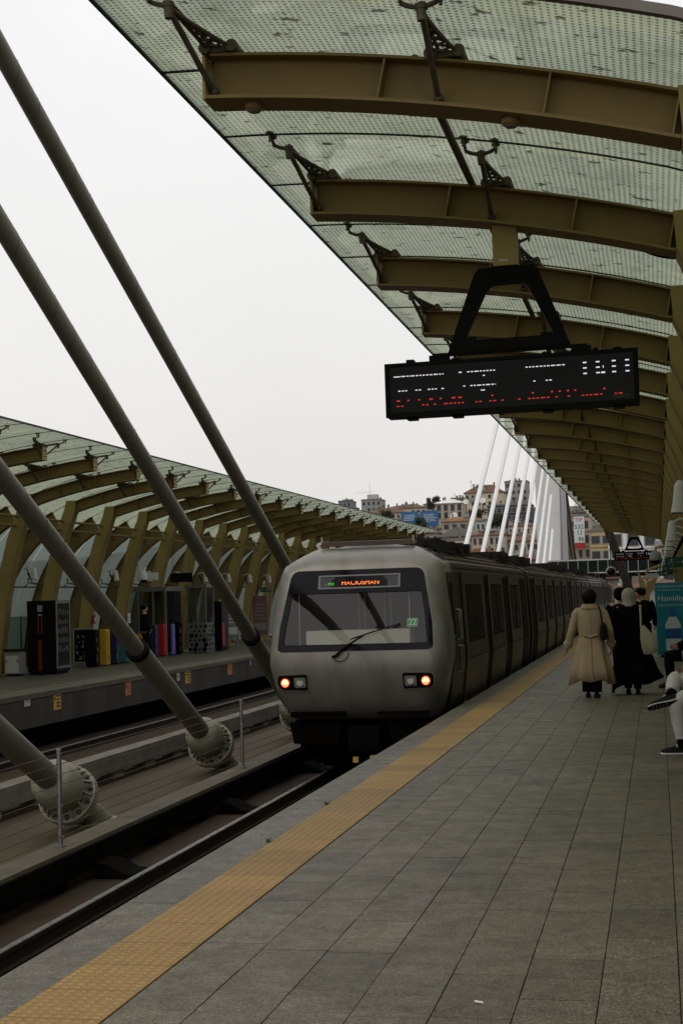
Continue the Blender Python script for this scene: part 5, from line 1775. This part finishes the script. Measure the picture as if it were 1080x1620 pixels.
def poster_stand(x, y, w, h, m, label, z0=.12):
    t = thing('poster_stand', label, 'poster', (x, y, 0))
    b = MB(); b.box(-w / 2, w / 2, -.03, .03, z0, z0 + h); b.build('panel', m, t)
    b = MB(); b.box(-w / 2 + .05, w / 2 - .05, -.035, -.0302, z0 + h * .12, z0 + h * .3); 
    for i in range(5): b.box(-w / 2 + .06, w / 2 - .1 - .05 * (i % 2), -.035, -.0302, z0 + h * (.4 + i * .09), z0 + h * (.43 + i * .09))
    b.build('print', m_poster_w if m is not m_pink else m_grey, t)
    b = MB()
    for k in (-1, 1): b.tube([(k * w * .4, 0, 0), (k * w * .4, 0, z0)], .02, 8)
    b.build('leg', m_grey, t)
poster_stand(-15.12, 49.5, .62, 1.45, m_grey, 'grey information panel beside the second stay cable on the left platform', .3)
poster_stand(-15.55, 55.0, .58, 1.55, m_pink, 'tall pinkish poster near the train on the left platform', .3)
t = hang_sign('light_panel', 'white horizontal sign panel between the columns of the left platform', 'sign', -14.42, -13.78, 2.33, 2.55, 38.2, m_white)
t = thing('dome_camera', 'white dome camera in front of the white sign panel of the left platform', 'camera', (-14.12, 38.0, 2.27))
b = MB(); b.tube([(0, 0, .34), (0, 0, .26), (0, 0, .08)], [.04, .10, .11], 16); b.build('housing', m_white, t, True)
b = MB(); b.ball((0, 0, .07), .085, 14, 8); b.build('dome', m_blackgloss, t, True)
b = MB(); b.tube([(0, 0, .34), (0, .2, .42)], .02, 8); b.build('arm', m_white, t)
hang_sign('screen', 'black hanging screen between the columns of the left platform', 'screen', -14.55, -13.85, 2.30, 2.58, 41.5, m_black)
hang_sign('exit_sign', 'green exit sign on the left platform behind the first stay cable', 'exit sign', -15.15, -14.85, 2.05, 2.22, 36.3, m_exit, True)
hang_sign('exit_sign', 'dark exit sign on the left platform close to the pink poster', 'exit sign', -14.95, -14.55, 1.98, 2.16, 53.0, m_exit, True)

def column_box(i, z, h, w, m, name, label, cat):
    # on the track side of a left column
    y = Y0F + PITCH * i
    x = mx(1.10 - .12 * z, -1)
    t = thing(name, label, cat, (x, y, z))
    b = MB(); b.box(.0, .05, -w / 2, w / 2, 0, h); b.build('case', m, t)
    b = MB(); b.box(.0502, .056, -w * .3, w * .3, h * .25, h * .75); b.build('front', m_white, t)
column_box(8, 1.55, .34, .17, m_teal, 'notice', 'small blue and white notice on the leftmost visible column', 'notice')
column_box(8, .95, .16, .12, m_pred, 'alarm_box', 'small red alarm box on the leftmost visible column', 'alarm box')
column_box(11, 1.15, .24, .14, m_pred, 'alarm_box', 'red alarm box on the column left of the person in black', 'alarm box')
column_box(12, 1.1, .30, .16, m_poster_w, 'notice', 'white notice on the column right of the person in black', 'notice')

# warning plates on the left platform fascia (they face the tracks)
FXL = mx(-2.955, -1)
def plate(y, z, w, h, m, label, lines=True, red=False, name='warning_plate'):
    t = thing(name, label, 'sign', (FXL + .002, y, z))
    b = MB(); b.box(0, .006, -w / 2, w / 2, -h / 2, h / 2); b.build('plate', m, t)
    if lines:
        b = MB()
        b.prism([(-w * .45, h * .1), (-w * .22, h * .1), (-w * .335, h * .42)], 'x', .0062, .008) if not red else b.box(.0062, .008, -w * .4, -w * .2, 0, h * .4)
        for i in range(4):
            z_ = h * (.32 - i * .2)
            b.box(.0062, .008, -w * .12, w * (.42 - .08 * (i % 2)), z_ - h * .05, z_ + h * .04)
        b.build('print', m_redink if red else m_ink, t)
    else:
        b = MB(); text_mb(b, '142', h * .55, lambda u, v, w_: (.0062 + w_, u, v), .0005); b.build('number', m_ink, t)
plate(25.6, -.13, .26, .20, m_white, 'small white number plate, leftmost on the platform edge wall', False, name='number_plate')
plate(27.0, -.24, .36, .34, m_signy, 'yellow warning plate with dark print, nearest on the platform edge wall')
plate(30.95, -.24, .34, .34, m_signo, 'pale orange plate with red print on the platform edge wall', True, True)
plate(34.45, -.19, .22, .22, m_white, 'small white number plate beside the second yellow plate', False, name='number_plate')
plate(35.2, -.24, .42, .34, m_signy, 'second yellow warning plate, just left of the middle stay cable')
plate(38.9, -.24, .42, .34, m_signo, 'orange warning plate farthest along the wall, near the train', True, True)
plate(41.0, -.18, .10, .12, m_white, 'tiny white plate next to the train on the platform edge wall', False, name='number_plate')

# ------------------------------------------------------------------ the town on the hill
def wallmat(name, c, dirt=.55):
    return mat(name, c, .85, 0, .10, .25, 0, 60, sc3(c, dirt), .35, (.52, .8), (1, 1, .4))
WM = {'cream': wallmat('wall_cream', (.46, .41, .31)), 'beige': wallmat('wall_beige', (.36, .32, .25)), 'grey': wallmat('wall_grey', (.25, .25, .24)),
      'pale grey': wallmat('wall_pale_grey', (.40, .40, .385)), 'brown': wallmat('wall_brown', (.17, .135, .105)), 'ochre': wallmat('wall_ochre', (.42, .31, .17)),
      'white': wallmat('wall_white', (.62, .62, .60)), 'navy': wallmat('wall_navy', (.05, .06, .085)), 'blue grey': wallmat('wall_blue_grey', (.17, .20, .23))}
m_rtile = mat('roof_tile_brown', (.14, .075, .052), .85, 0, .3, .6, 0, 60, (.07, .05, .04), .5)
m_rorange = mat('roof_tile_orange', (.21, .115, .06), .85, 0, .25, .6, 0, 60, (.16, .08, .045), .5)
m_rgrey = mat('roof_grey', (.17, .16, .145), .85, 0, .25, .5, 0, 60, (.09, .085, .08), .5)
m_rwhite = mat('roof_white', (.66, .66, .65), .8, 0, .1, .5)
m_win = mat('far_window_dark', (.035, .040, .048), .25, 0, .3, .7)
m_winf = mat('far_window_frame', (.25, .23, .19), .8, 0, .1, .5)
m_dish = mat('satellite_dish', (.60, .60, .58), .6, 0, .05, .5)
UNIT = MB().box(-.5, .5, -.5, .5, -.5, .5).mesh('unit_window', m_win)
UNITF = MB().box(-.5, .5, -.5, .5, -.5, .5).mesh('unit_frame', m_winf)
def inst(me, name, parent, loc, sc):
    o = bpy.data.objects.new(name, me); COL.objects.link(o); o.parent = parent; o.location = loc; o.scale = sc
    return o
ROOFM = {'brown': m_rtile, 'orange': m_rorange, 'grey': m_rgrey, 'white': m_rwhite}
def house(x0, x1, z1, y, wall, roof, label, nx=4, nz=3, depth=10, roofh=2.2, style='hip', group=None, wscale=(.45, .5), extra=True, rot=0.0, zb=None):
    xc, w = (x0 + x1) / 2, x1 - x0
    zb = hill_z(xc, y) - 3.5 if zb is None else zb
    t = thing('house', label, 'house', (xc, y, zb), rot, group)
    h = z1 - zb
    b = MB(); b.box(-w / 2, w / 2, 0, depth, 0, h); b.build('wall', WM[wall], t)
    if style == 'flat':
        b = MB(); b.box(-w / 2 - .25, w / 2 + .25, -.25, depth + .25, h + .002, h + .35); b.box(-w / 2 + .3, w / 2 - .3, .3, depth - .3, h + .352, h + .6)
    elif style == 'hip':
        e_ = .5; k = min(w, depth) * .38
        b = MB(); vs = [(-w / 2 - e_, -e_, h + .002), (w / 2 + e_, -e_, h + .002), (w / 2 + e_, depth + e_, h + .002), (-w / 2 - e_, depth + e_, h + .002)]
        lo = [(x, yy, z + .25) for x, yy, z in vs]
        top = [(-w / 2 + k, depth / 2 - .2, h + roofh), (w / 2 - k, depth / 2 - .2, h + roofh), (w / 2 - k, depth / 2 + .2, h + roofh), (-w / 2 + k, depth / 2 + .2, h + roofh)]
        b.loft([vs, lo, top])
    else:                                             # gable towards the viewer
        e_ = .5; b = MB()
        b.loft([[(-w / 2 - e_, yy, h + .002), (w / 2 + e_, yy, h + .002), (w / 2 + e_, yy, h + .3), (0, yy, h + roofh), (-w / 2 - e_, yy, h + .3)] for yy in (-e_, depth + e_)])
    rf = b.build('roof', ROOFM[roof], t)
    r = random.Random(int(abs(x0 * 13 + y * 7)))
    if extra:
        for i in range(r.randint(2, 5)):
            b = MB(); cx_ = r.uniform(-w * .35, w * .35); cy_ = r.uniform(.25, .7) * depth; hh = roofh + r.uniform(.1, 1.0)
            b.box(cx_ - .35, cx_ + .35, cy_ - .3, cy_ + .3, h + .3, h + hh); b.box(cx_ - .42, cx_ + .42, cy_ - .36, cy_ + .36, h + hh + .002, h + hh + .15)
            b.build('chimney', WM['brown'] if r.random() < .6 else WM['grey'], t)
        if r.random() < .6:
            b = MB(); cx_ = r.uniform(-w * .4, w * .4); b.tube([(cx_, depth * .4, h), (cx_, depth * .4, h + roofh + 2.2)], .06, 5)
            for q in range(3): b.bar((cx_ - .5, depth * .4, h + roofh + 1.2 + q * .35), (cx_ + .5, depth * .4, h + roofh + 1.2 + q * .35), .05, .05)
            b.build('aerial', m_equip, t)
    if extra and r.random() < .5:
        b = MB(); cx_ = r.uniform(-w * .25, w * .25); dw = r.uniform(1.2, 2.4)
        b.box(cx_ - dw, cx_ + dw, depth * .12, depth * .5, h + .37, h + max(.9, roofh * .75)); b.box(cx_ - dw - .2, cx_ + dw + .2, depth * .09, depth * .52, h + max(.9, roofh * .75) + .002, h + max(.9, roofh * .75) + .2)
        b.build('dormer', WM[r.choice(('beige', 'grey', 'pale grey', 'brown'))], t)
    fh = 3.0
    for j in range(nz):
        zc = h - 1.7 - j * fh
        if zc < 1: break
        for i in range(nx):
            xx = -w / 2 + (i + .5) * w / nx
            ww, wh = w / nx * wscale[0], fh * wscale[1]
            if r.random() < .06: continue
            f = inst(UNITF, 'window', t, (xx, -.02, zc), (ww * 1.25, .14, wh * 1.16))
            inst(UNIT, 'pane', f, (0, -.45, 0), (.80, .3, .86))
        if r.random() < .5:
            b = MB(); zz = zc - fh / 2 + .05; b.box(-w / 2 - .1, w / 2 + .1, -.22, -.002, zz, zz + .18); b.build('string_course', WM[wall], t)
    if r.random() < .35 and nz > 1:
        for j in range(nz - 1):
            zc = h - 2.9 - j * fh
            if zc < 1: break
            xx = r.choice((-1, 1)) * w * .22
            b = MB(); b.box(xx - w * .17, xx + w * .17, -1.1, -.24, zc - .12, zc); b.box(xx - w * .17, xx + w * .17, -1.1, -1.04, zc + .002, zc + .85); b.build('balcony', WM['grey'], t)
    return t

house(-155.5, -148.8, 50.2, 700, 'blue grey', 'grey', 'blue grey block at the left end of the skyline, lower than its neighbour', 3, 4, 12, 1, 'flat')
t = house(-141.6, -131.7, 49.6, 690, 'grey', 'grey', 'tall grey block with an aerial on the left of the skyline', 4, 4, 12, 1, 'flat')
b = MB(); b.box(-2.5, 2.5, 3, 8, 20.4 if False else t.location.z * 0 + (49.6 - t.location.z) + .62, (49.6 - t.location.z) + 3.0); b.tube([(-1.5, 5, 49.6 - t.location.z + 3), (-1.5, 5, 49.6 - t.location.z + 8.5)], .10, 5); b.bar((-9, 5, 49.6 - t.location.z + 4.2), (1, 5, 49.6 - t.location.z + 4.4), .12, .12); b.build('roof_hut', WM['pale grey'], t)
house(-121.5, -106.0, 38.0, 612, 'cream', 'brown', 'long cream house with a low brown roof left of the blue billboards', 7, 2, 12, 2.4)
house(-119.5, -100.0, 41.0, 632, 'cream', 'brown', 'cream house with a red brown roof above the blue billboards', 8, 2, 12, 1.8)
house(-84.9, -74.0, 37.8, 560, 'beige', 'white', 'beige house with four tall windows and a white roof right of the billboards', 4, 2, 12, 2.0, 'hip', None, (.5, .78))
house(-90.5, -83.0, 45.2, 645, 'brown', 'grey', 'dark narrow block standing on the skyline behind the white roofed house', 2, 2, 9, 1, 'flat')
house(-81.0, -64.0, 45.6, 620, 'cream', 'brown', 'large cream house with a dark hipped roof on the skyline', 7, 2, 14, 4.0)
house(-65.5, -55.3, 51.5, 642, 'grey', 'grey', 'grey tower block at the right end of the skyline', 4, 4, 12, 1, 'flat')
house(-66, -58, 46.0, 655, 'ochre', 'grey', 'ochre block beside the grey tower at the right of the skyline', 4, 3, 10, 1, 'flat')
house(-60.0, -44.0, 33.6, 522, 'navy', 'grey', 'dark navy glazed block behind the white cables', 9, 3, 12, 1, 'flat', None, (.7, .6))
house(-71.0, -57.0, 26.4, 482, 'beige', 'orange', 'low beige house with an orange brown tiled roof in the middle of the slope', 5, 1, 10, 1.9, 'hip', None, (.6, .55))
house(-82.0, -71.6, 22.5, 478, 'grey', 'brown', 'grey house with three small windows just under the billboards', 4, 1, 9, 1.4)
house(-64.5, -54.0, 19.3, 432, 'brown', 'grey', 'house with a wide grey gable above the cream wall', 5, 1, 10, 3.0, 'gable')
house(-71.5, -54.2, 17.8, 424, 'cream', 'grey', 'plain cream house with few windows low on the slope left of the first white cable', 3, 2, 6, 1.2, 'flat', None, (.22, .45))
house(-52.6, -42.8, 18.6, 416, 'beige', 'brown', 'beige house with balconies seen between the white cables', 6, 4, 10, 1.6, 'hip', None, (.5, .6))
house(-58.0, -47.0, 25.5, 470, 'pale grey', 'grey', 'large pale multi-storey block right behind the middle white cables', 7, 4, 12, 1, 'flat', None, (.45, .5))
house(-46.5, -38.0, 23.0, 462, 'cream', 'brown', 'cream multi-storey house left of the grey pylon behind the cables', 6, 4, 12, 1.6, 'hip', None, (.42, .5))
house(-43.0, -33.7, 16.6, 421, 'beige', 'brown', 'beige house with a red brown roof low behind the white cables', 5, 2, 10, 2.2)
house(-17.6, -13.2, 17.0, 300, 'beige', 'grey', 'narrow beige block carrying the white sign with black digits', 3, 4, 10, 1, 'flat')
house(-12.7, -8.3, 13.2, 285, 'ochre', 'grey', 'ochre house with wide windows between the sign block and the white building', 2, 4, 10, 1, 'flat', None, (.72, .5))
house(-7.9, 6.0, 11.6, 245, 'white', 'grey', 'white building with large dark windows beyond the end of the right platform', 5, 4, 12, 1, 'flat', None, (.58, .66), True, 0, -14)
for i, (x0, x1, z, wl_, st_) in enumerate(((-150, -140, 44.6, 'pale grey', 'flat'), (-131.5, -122, 43.2, 'beige', 'flat'), (-121, -108, 44.0, 'grey', 'hip'), (-107, -96, 44.6, 'beige', 'hip'), (-97, -89, 43.4, 'brown', 'flat'))):
    house(x0, x1, z, 668, wl_, 'grey', '%s house on the skyline left of the white roof, %s of its row' % (wl_, ORD[i]), 4, 3, 9, 1.6, st_, 'houses along the skyline')
# filler rows down the slope
names_w = ['cream', 'beige', 'grey', 'pale grey', 'brown', 'ochre']
rowname = {400: 'lowest', 445: 'second', 500: 'third', 545: 'fourth', 590: 'fifth', 660: 'top'}
for y, rn in rowname.items():
    x = -.232 * y; i = 0
    rr_ = random.Random(y)
    while x < -.035 * y - 10 and i < 20:
        w = rr_.uniform(9, 15); wall = rr_.choice(names_w); rf = rr_.choice(('brown', 'brown', 'orange', 'grey', 'grey')); st_ = rr_.choice(('hip', 'hip', 'gable', 'flat'))
        hz = hill_z(x + w / 2, y)
        top = {400: 12.5, 445: 16.8, 500: 22.5, 545: 27.5, 590: 31.5, 660: 38.5}[y] + rr_.uniform(-1.5, 1.5)
        house(x, x + w, top, y + rr_.uniform(-6, 6), wall, rf,
              '%s house with %s %s roof, %s from left in the %s hillside row' % (wall, rf, {'hip': 'hipped', 'gable': 'gabled', 'flat': 'flat'}[st_], ORD[i], rn),
              rr_.randint(5, 8), 3, 10, rr_.uniform(1.4, 2.6), st_, 'houses in the %s row of the hillside' % rn, (rr_.uniform(.34, .46), rr_.uniform(.42, .55)))
        x += w + rr_.uniform(-.5, 2.5); i += 1
# buildings right of the pylon, behind the footbridge
for i, (x0, x1, z, y, wl_) in enumerate(((-34, -25, 9, 330, 'grey'), (-25, -17.8, 12, 322, 'brown'), (-14, -6, 3.2, 215, 'brown'), (-24, -15, 2.6, 240, 'grey'), (-6, 4, 1.6, 205, 'grey'))):
    house(x0, x1, z, y, wl_, 'brown', '%s house low behind the footbridge, %s of the group' % (wl_, ORD[i]), 4, 3, 9, 1.4, 'hip', 'houses behind the footbridge')
# billboards
for (x0, x1, lab, n) in ((-95.9, -89.3, 'left one of two blue billboards with pale lettering on the hillside', 4), (-88.3, -81.3, 'right one of two blue billboards with pale lettering on the hillside', 5)):
    t = thing('billboard', lab, 'billboard', ((x0 + x1) / 2, 543, 28))
    w = (x1 - x0) / 2
    b = MB(); b.box(-w, w, -.15, .15, .2, 6.2); b.build('panel', m_bluebill, t)
    b = MB(); r = random.Random(n)
    for i in range(n):
        z = 4.6 - i * .62; a = -w * r.uniform(.5, .75)
        xx = a
        while xx < w * r.uniform(.4, .7):
            l = r.uniform(.3, .9); b.box(xx, xx + l, -.2, -.1502, z, z + .30); xx += l + .18
    b.build('lettering', m_pale, t)
    b = MB()
    for k in (-1, 1): b.box(k * w * .7 - .12, k * w * .7 + .12, -.1, .1, -9, .199)
    b.build('post', m_equip, t)
# the phone number sign
t = thing('banner_sign', 'white banner with red and black characters hanging on the narrow beige block', 'sign', (-15.35, 297.5, 11.6))
b = MB(); b.box(-1.05, 1.05, -.1, .1, -.1, 5.3); b.build('panel', m_poster_w, t)
def btext(s_, size, x, z, m, nm):
    b = MB(); text_mb(b, s_, size, lambda u, v, w: (x + u, -.11 - w, z + v), .01); b.build(nm, m, t)
btext('TIP', 1.15, -.1, 4.55, m_redink, 'red_text'); btext('532', 1.25, .0, 3.15, m_ink, 'number'); btext('12', 1.25, .05, 1.95, m_ink, 'number'); btext('86', 1.25, .35, .65, m_ink, 'number')
b = MB(); b.box(-1.05, 1.05, -.12, .1, -1.3, -.25); b.build('red_panel', m_redink, t)
# satellite dishes
for (x, z, y, r_, lab) in ((-72.2, 37.8, 556, 1.1, 'white satellite dish above the balcony right of the four tall windows'), (-76.5, 32.2, 552, 1.5, 'large white satellite dish below the four tall windows'), (-65.5, 38.0, 556, 1.2, 'white satellite dish right of the first white cable')):
    t = thing('satellite_dish', lab, 'dish', (x, y, z))
    b = MB(); b.tube([(0, 0, 0), (0, -.12, .04), (0, -.3, .1)], [r_ * .3, r_ * .75, r_], 20); b.build('bowl', m_dish, t, True)
    b = MB(); b.tube([(0, .1, 0), (0, .2, -5)], .12, 6); b.build('mast', m_equip, t)
# dark trees among the houses
m_leaf = mat('tree_leaves', (.035, .045, .022), .8, 0, .4, .8)
m_bark = mat('tree_bark', (.05, .04, .03), .9, 0, .2, 2)
def tree(x, y, z, h, label):
    t = thing('tree', label, 'tree', (x, y, z), 0, 'trees among the houses')
    b = MB(); b.tube([(0, 0, -4), (.1, 0, h * .3), (.2, .1, h * .7)], [.35, .25, .08], 8)
    for k in range(5):
        a = k * 1.3; b.tube([(.1, 0, h * .35), (math.cos(a) * h * .25, math.sin(a) * h * .2, h * .6)], [.14, .04], 6)
    b.build('trunk', m_bark, t)
    b = MB(); r = random.Random(int(h * 100 + abs(x)))
    cl = [(r.uniform(-.32, .32) * h, r.uniform(-.25, .25) * h, r.uniform(.35, .92) * h, r.uniform(.10, .2) * h) for _ in range(14)]
    for i in range(1500):
        c = r.choice(cl); d = Vector((r.gauss(0, 1), r.gauss(0, 1), r.gauss(0, 1))).normalized() * c[3] * r.uniform(.3, 1.1)
        p = Vector(c[:3]) + d; u = Vector((r.gauss(0, 1), r.gauss(0, 1), r.gauss(0, 1))).normalized() * .28; v = u.orthogonal().normalized() * .2
        b.add([p - u, p + v, p + u, p - v], [(0, 1, 2, 3)])
    b.build('crown', m_leaf, t)
tree(-86.8, 535, 24.5, 6.5, 'dark bushy tree just below the left blue billboard')
tree(-90.5, 590, 36, 7, 'dark tree on the skyline left of the white roofed house')
tree(-62, 508, 24, 8, 'dark tree between the white cables halfway up the slope')
tree(-50, 470, 21, 8, 'dark tree behind the middle white cables')
tree(-104, 560, 29, 7, 'dark tree left of the billboards')
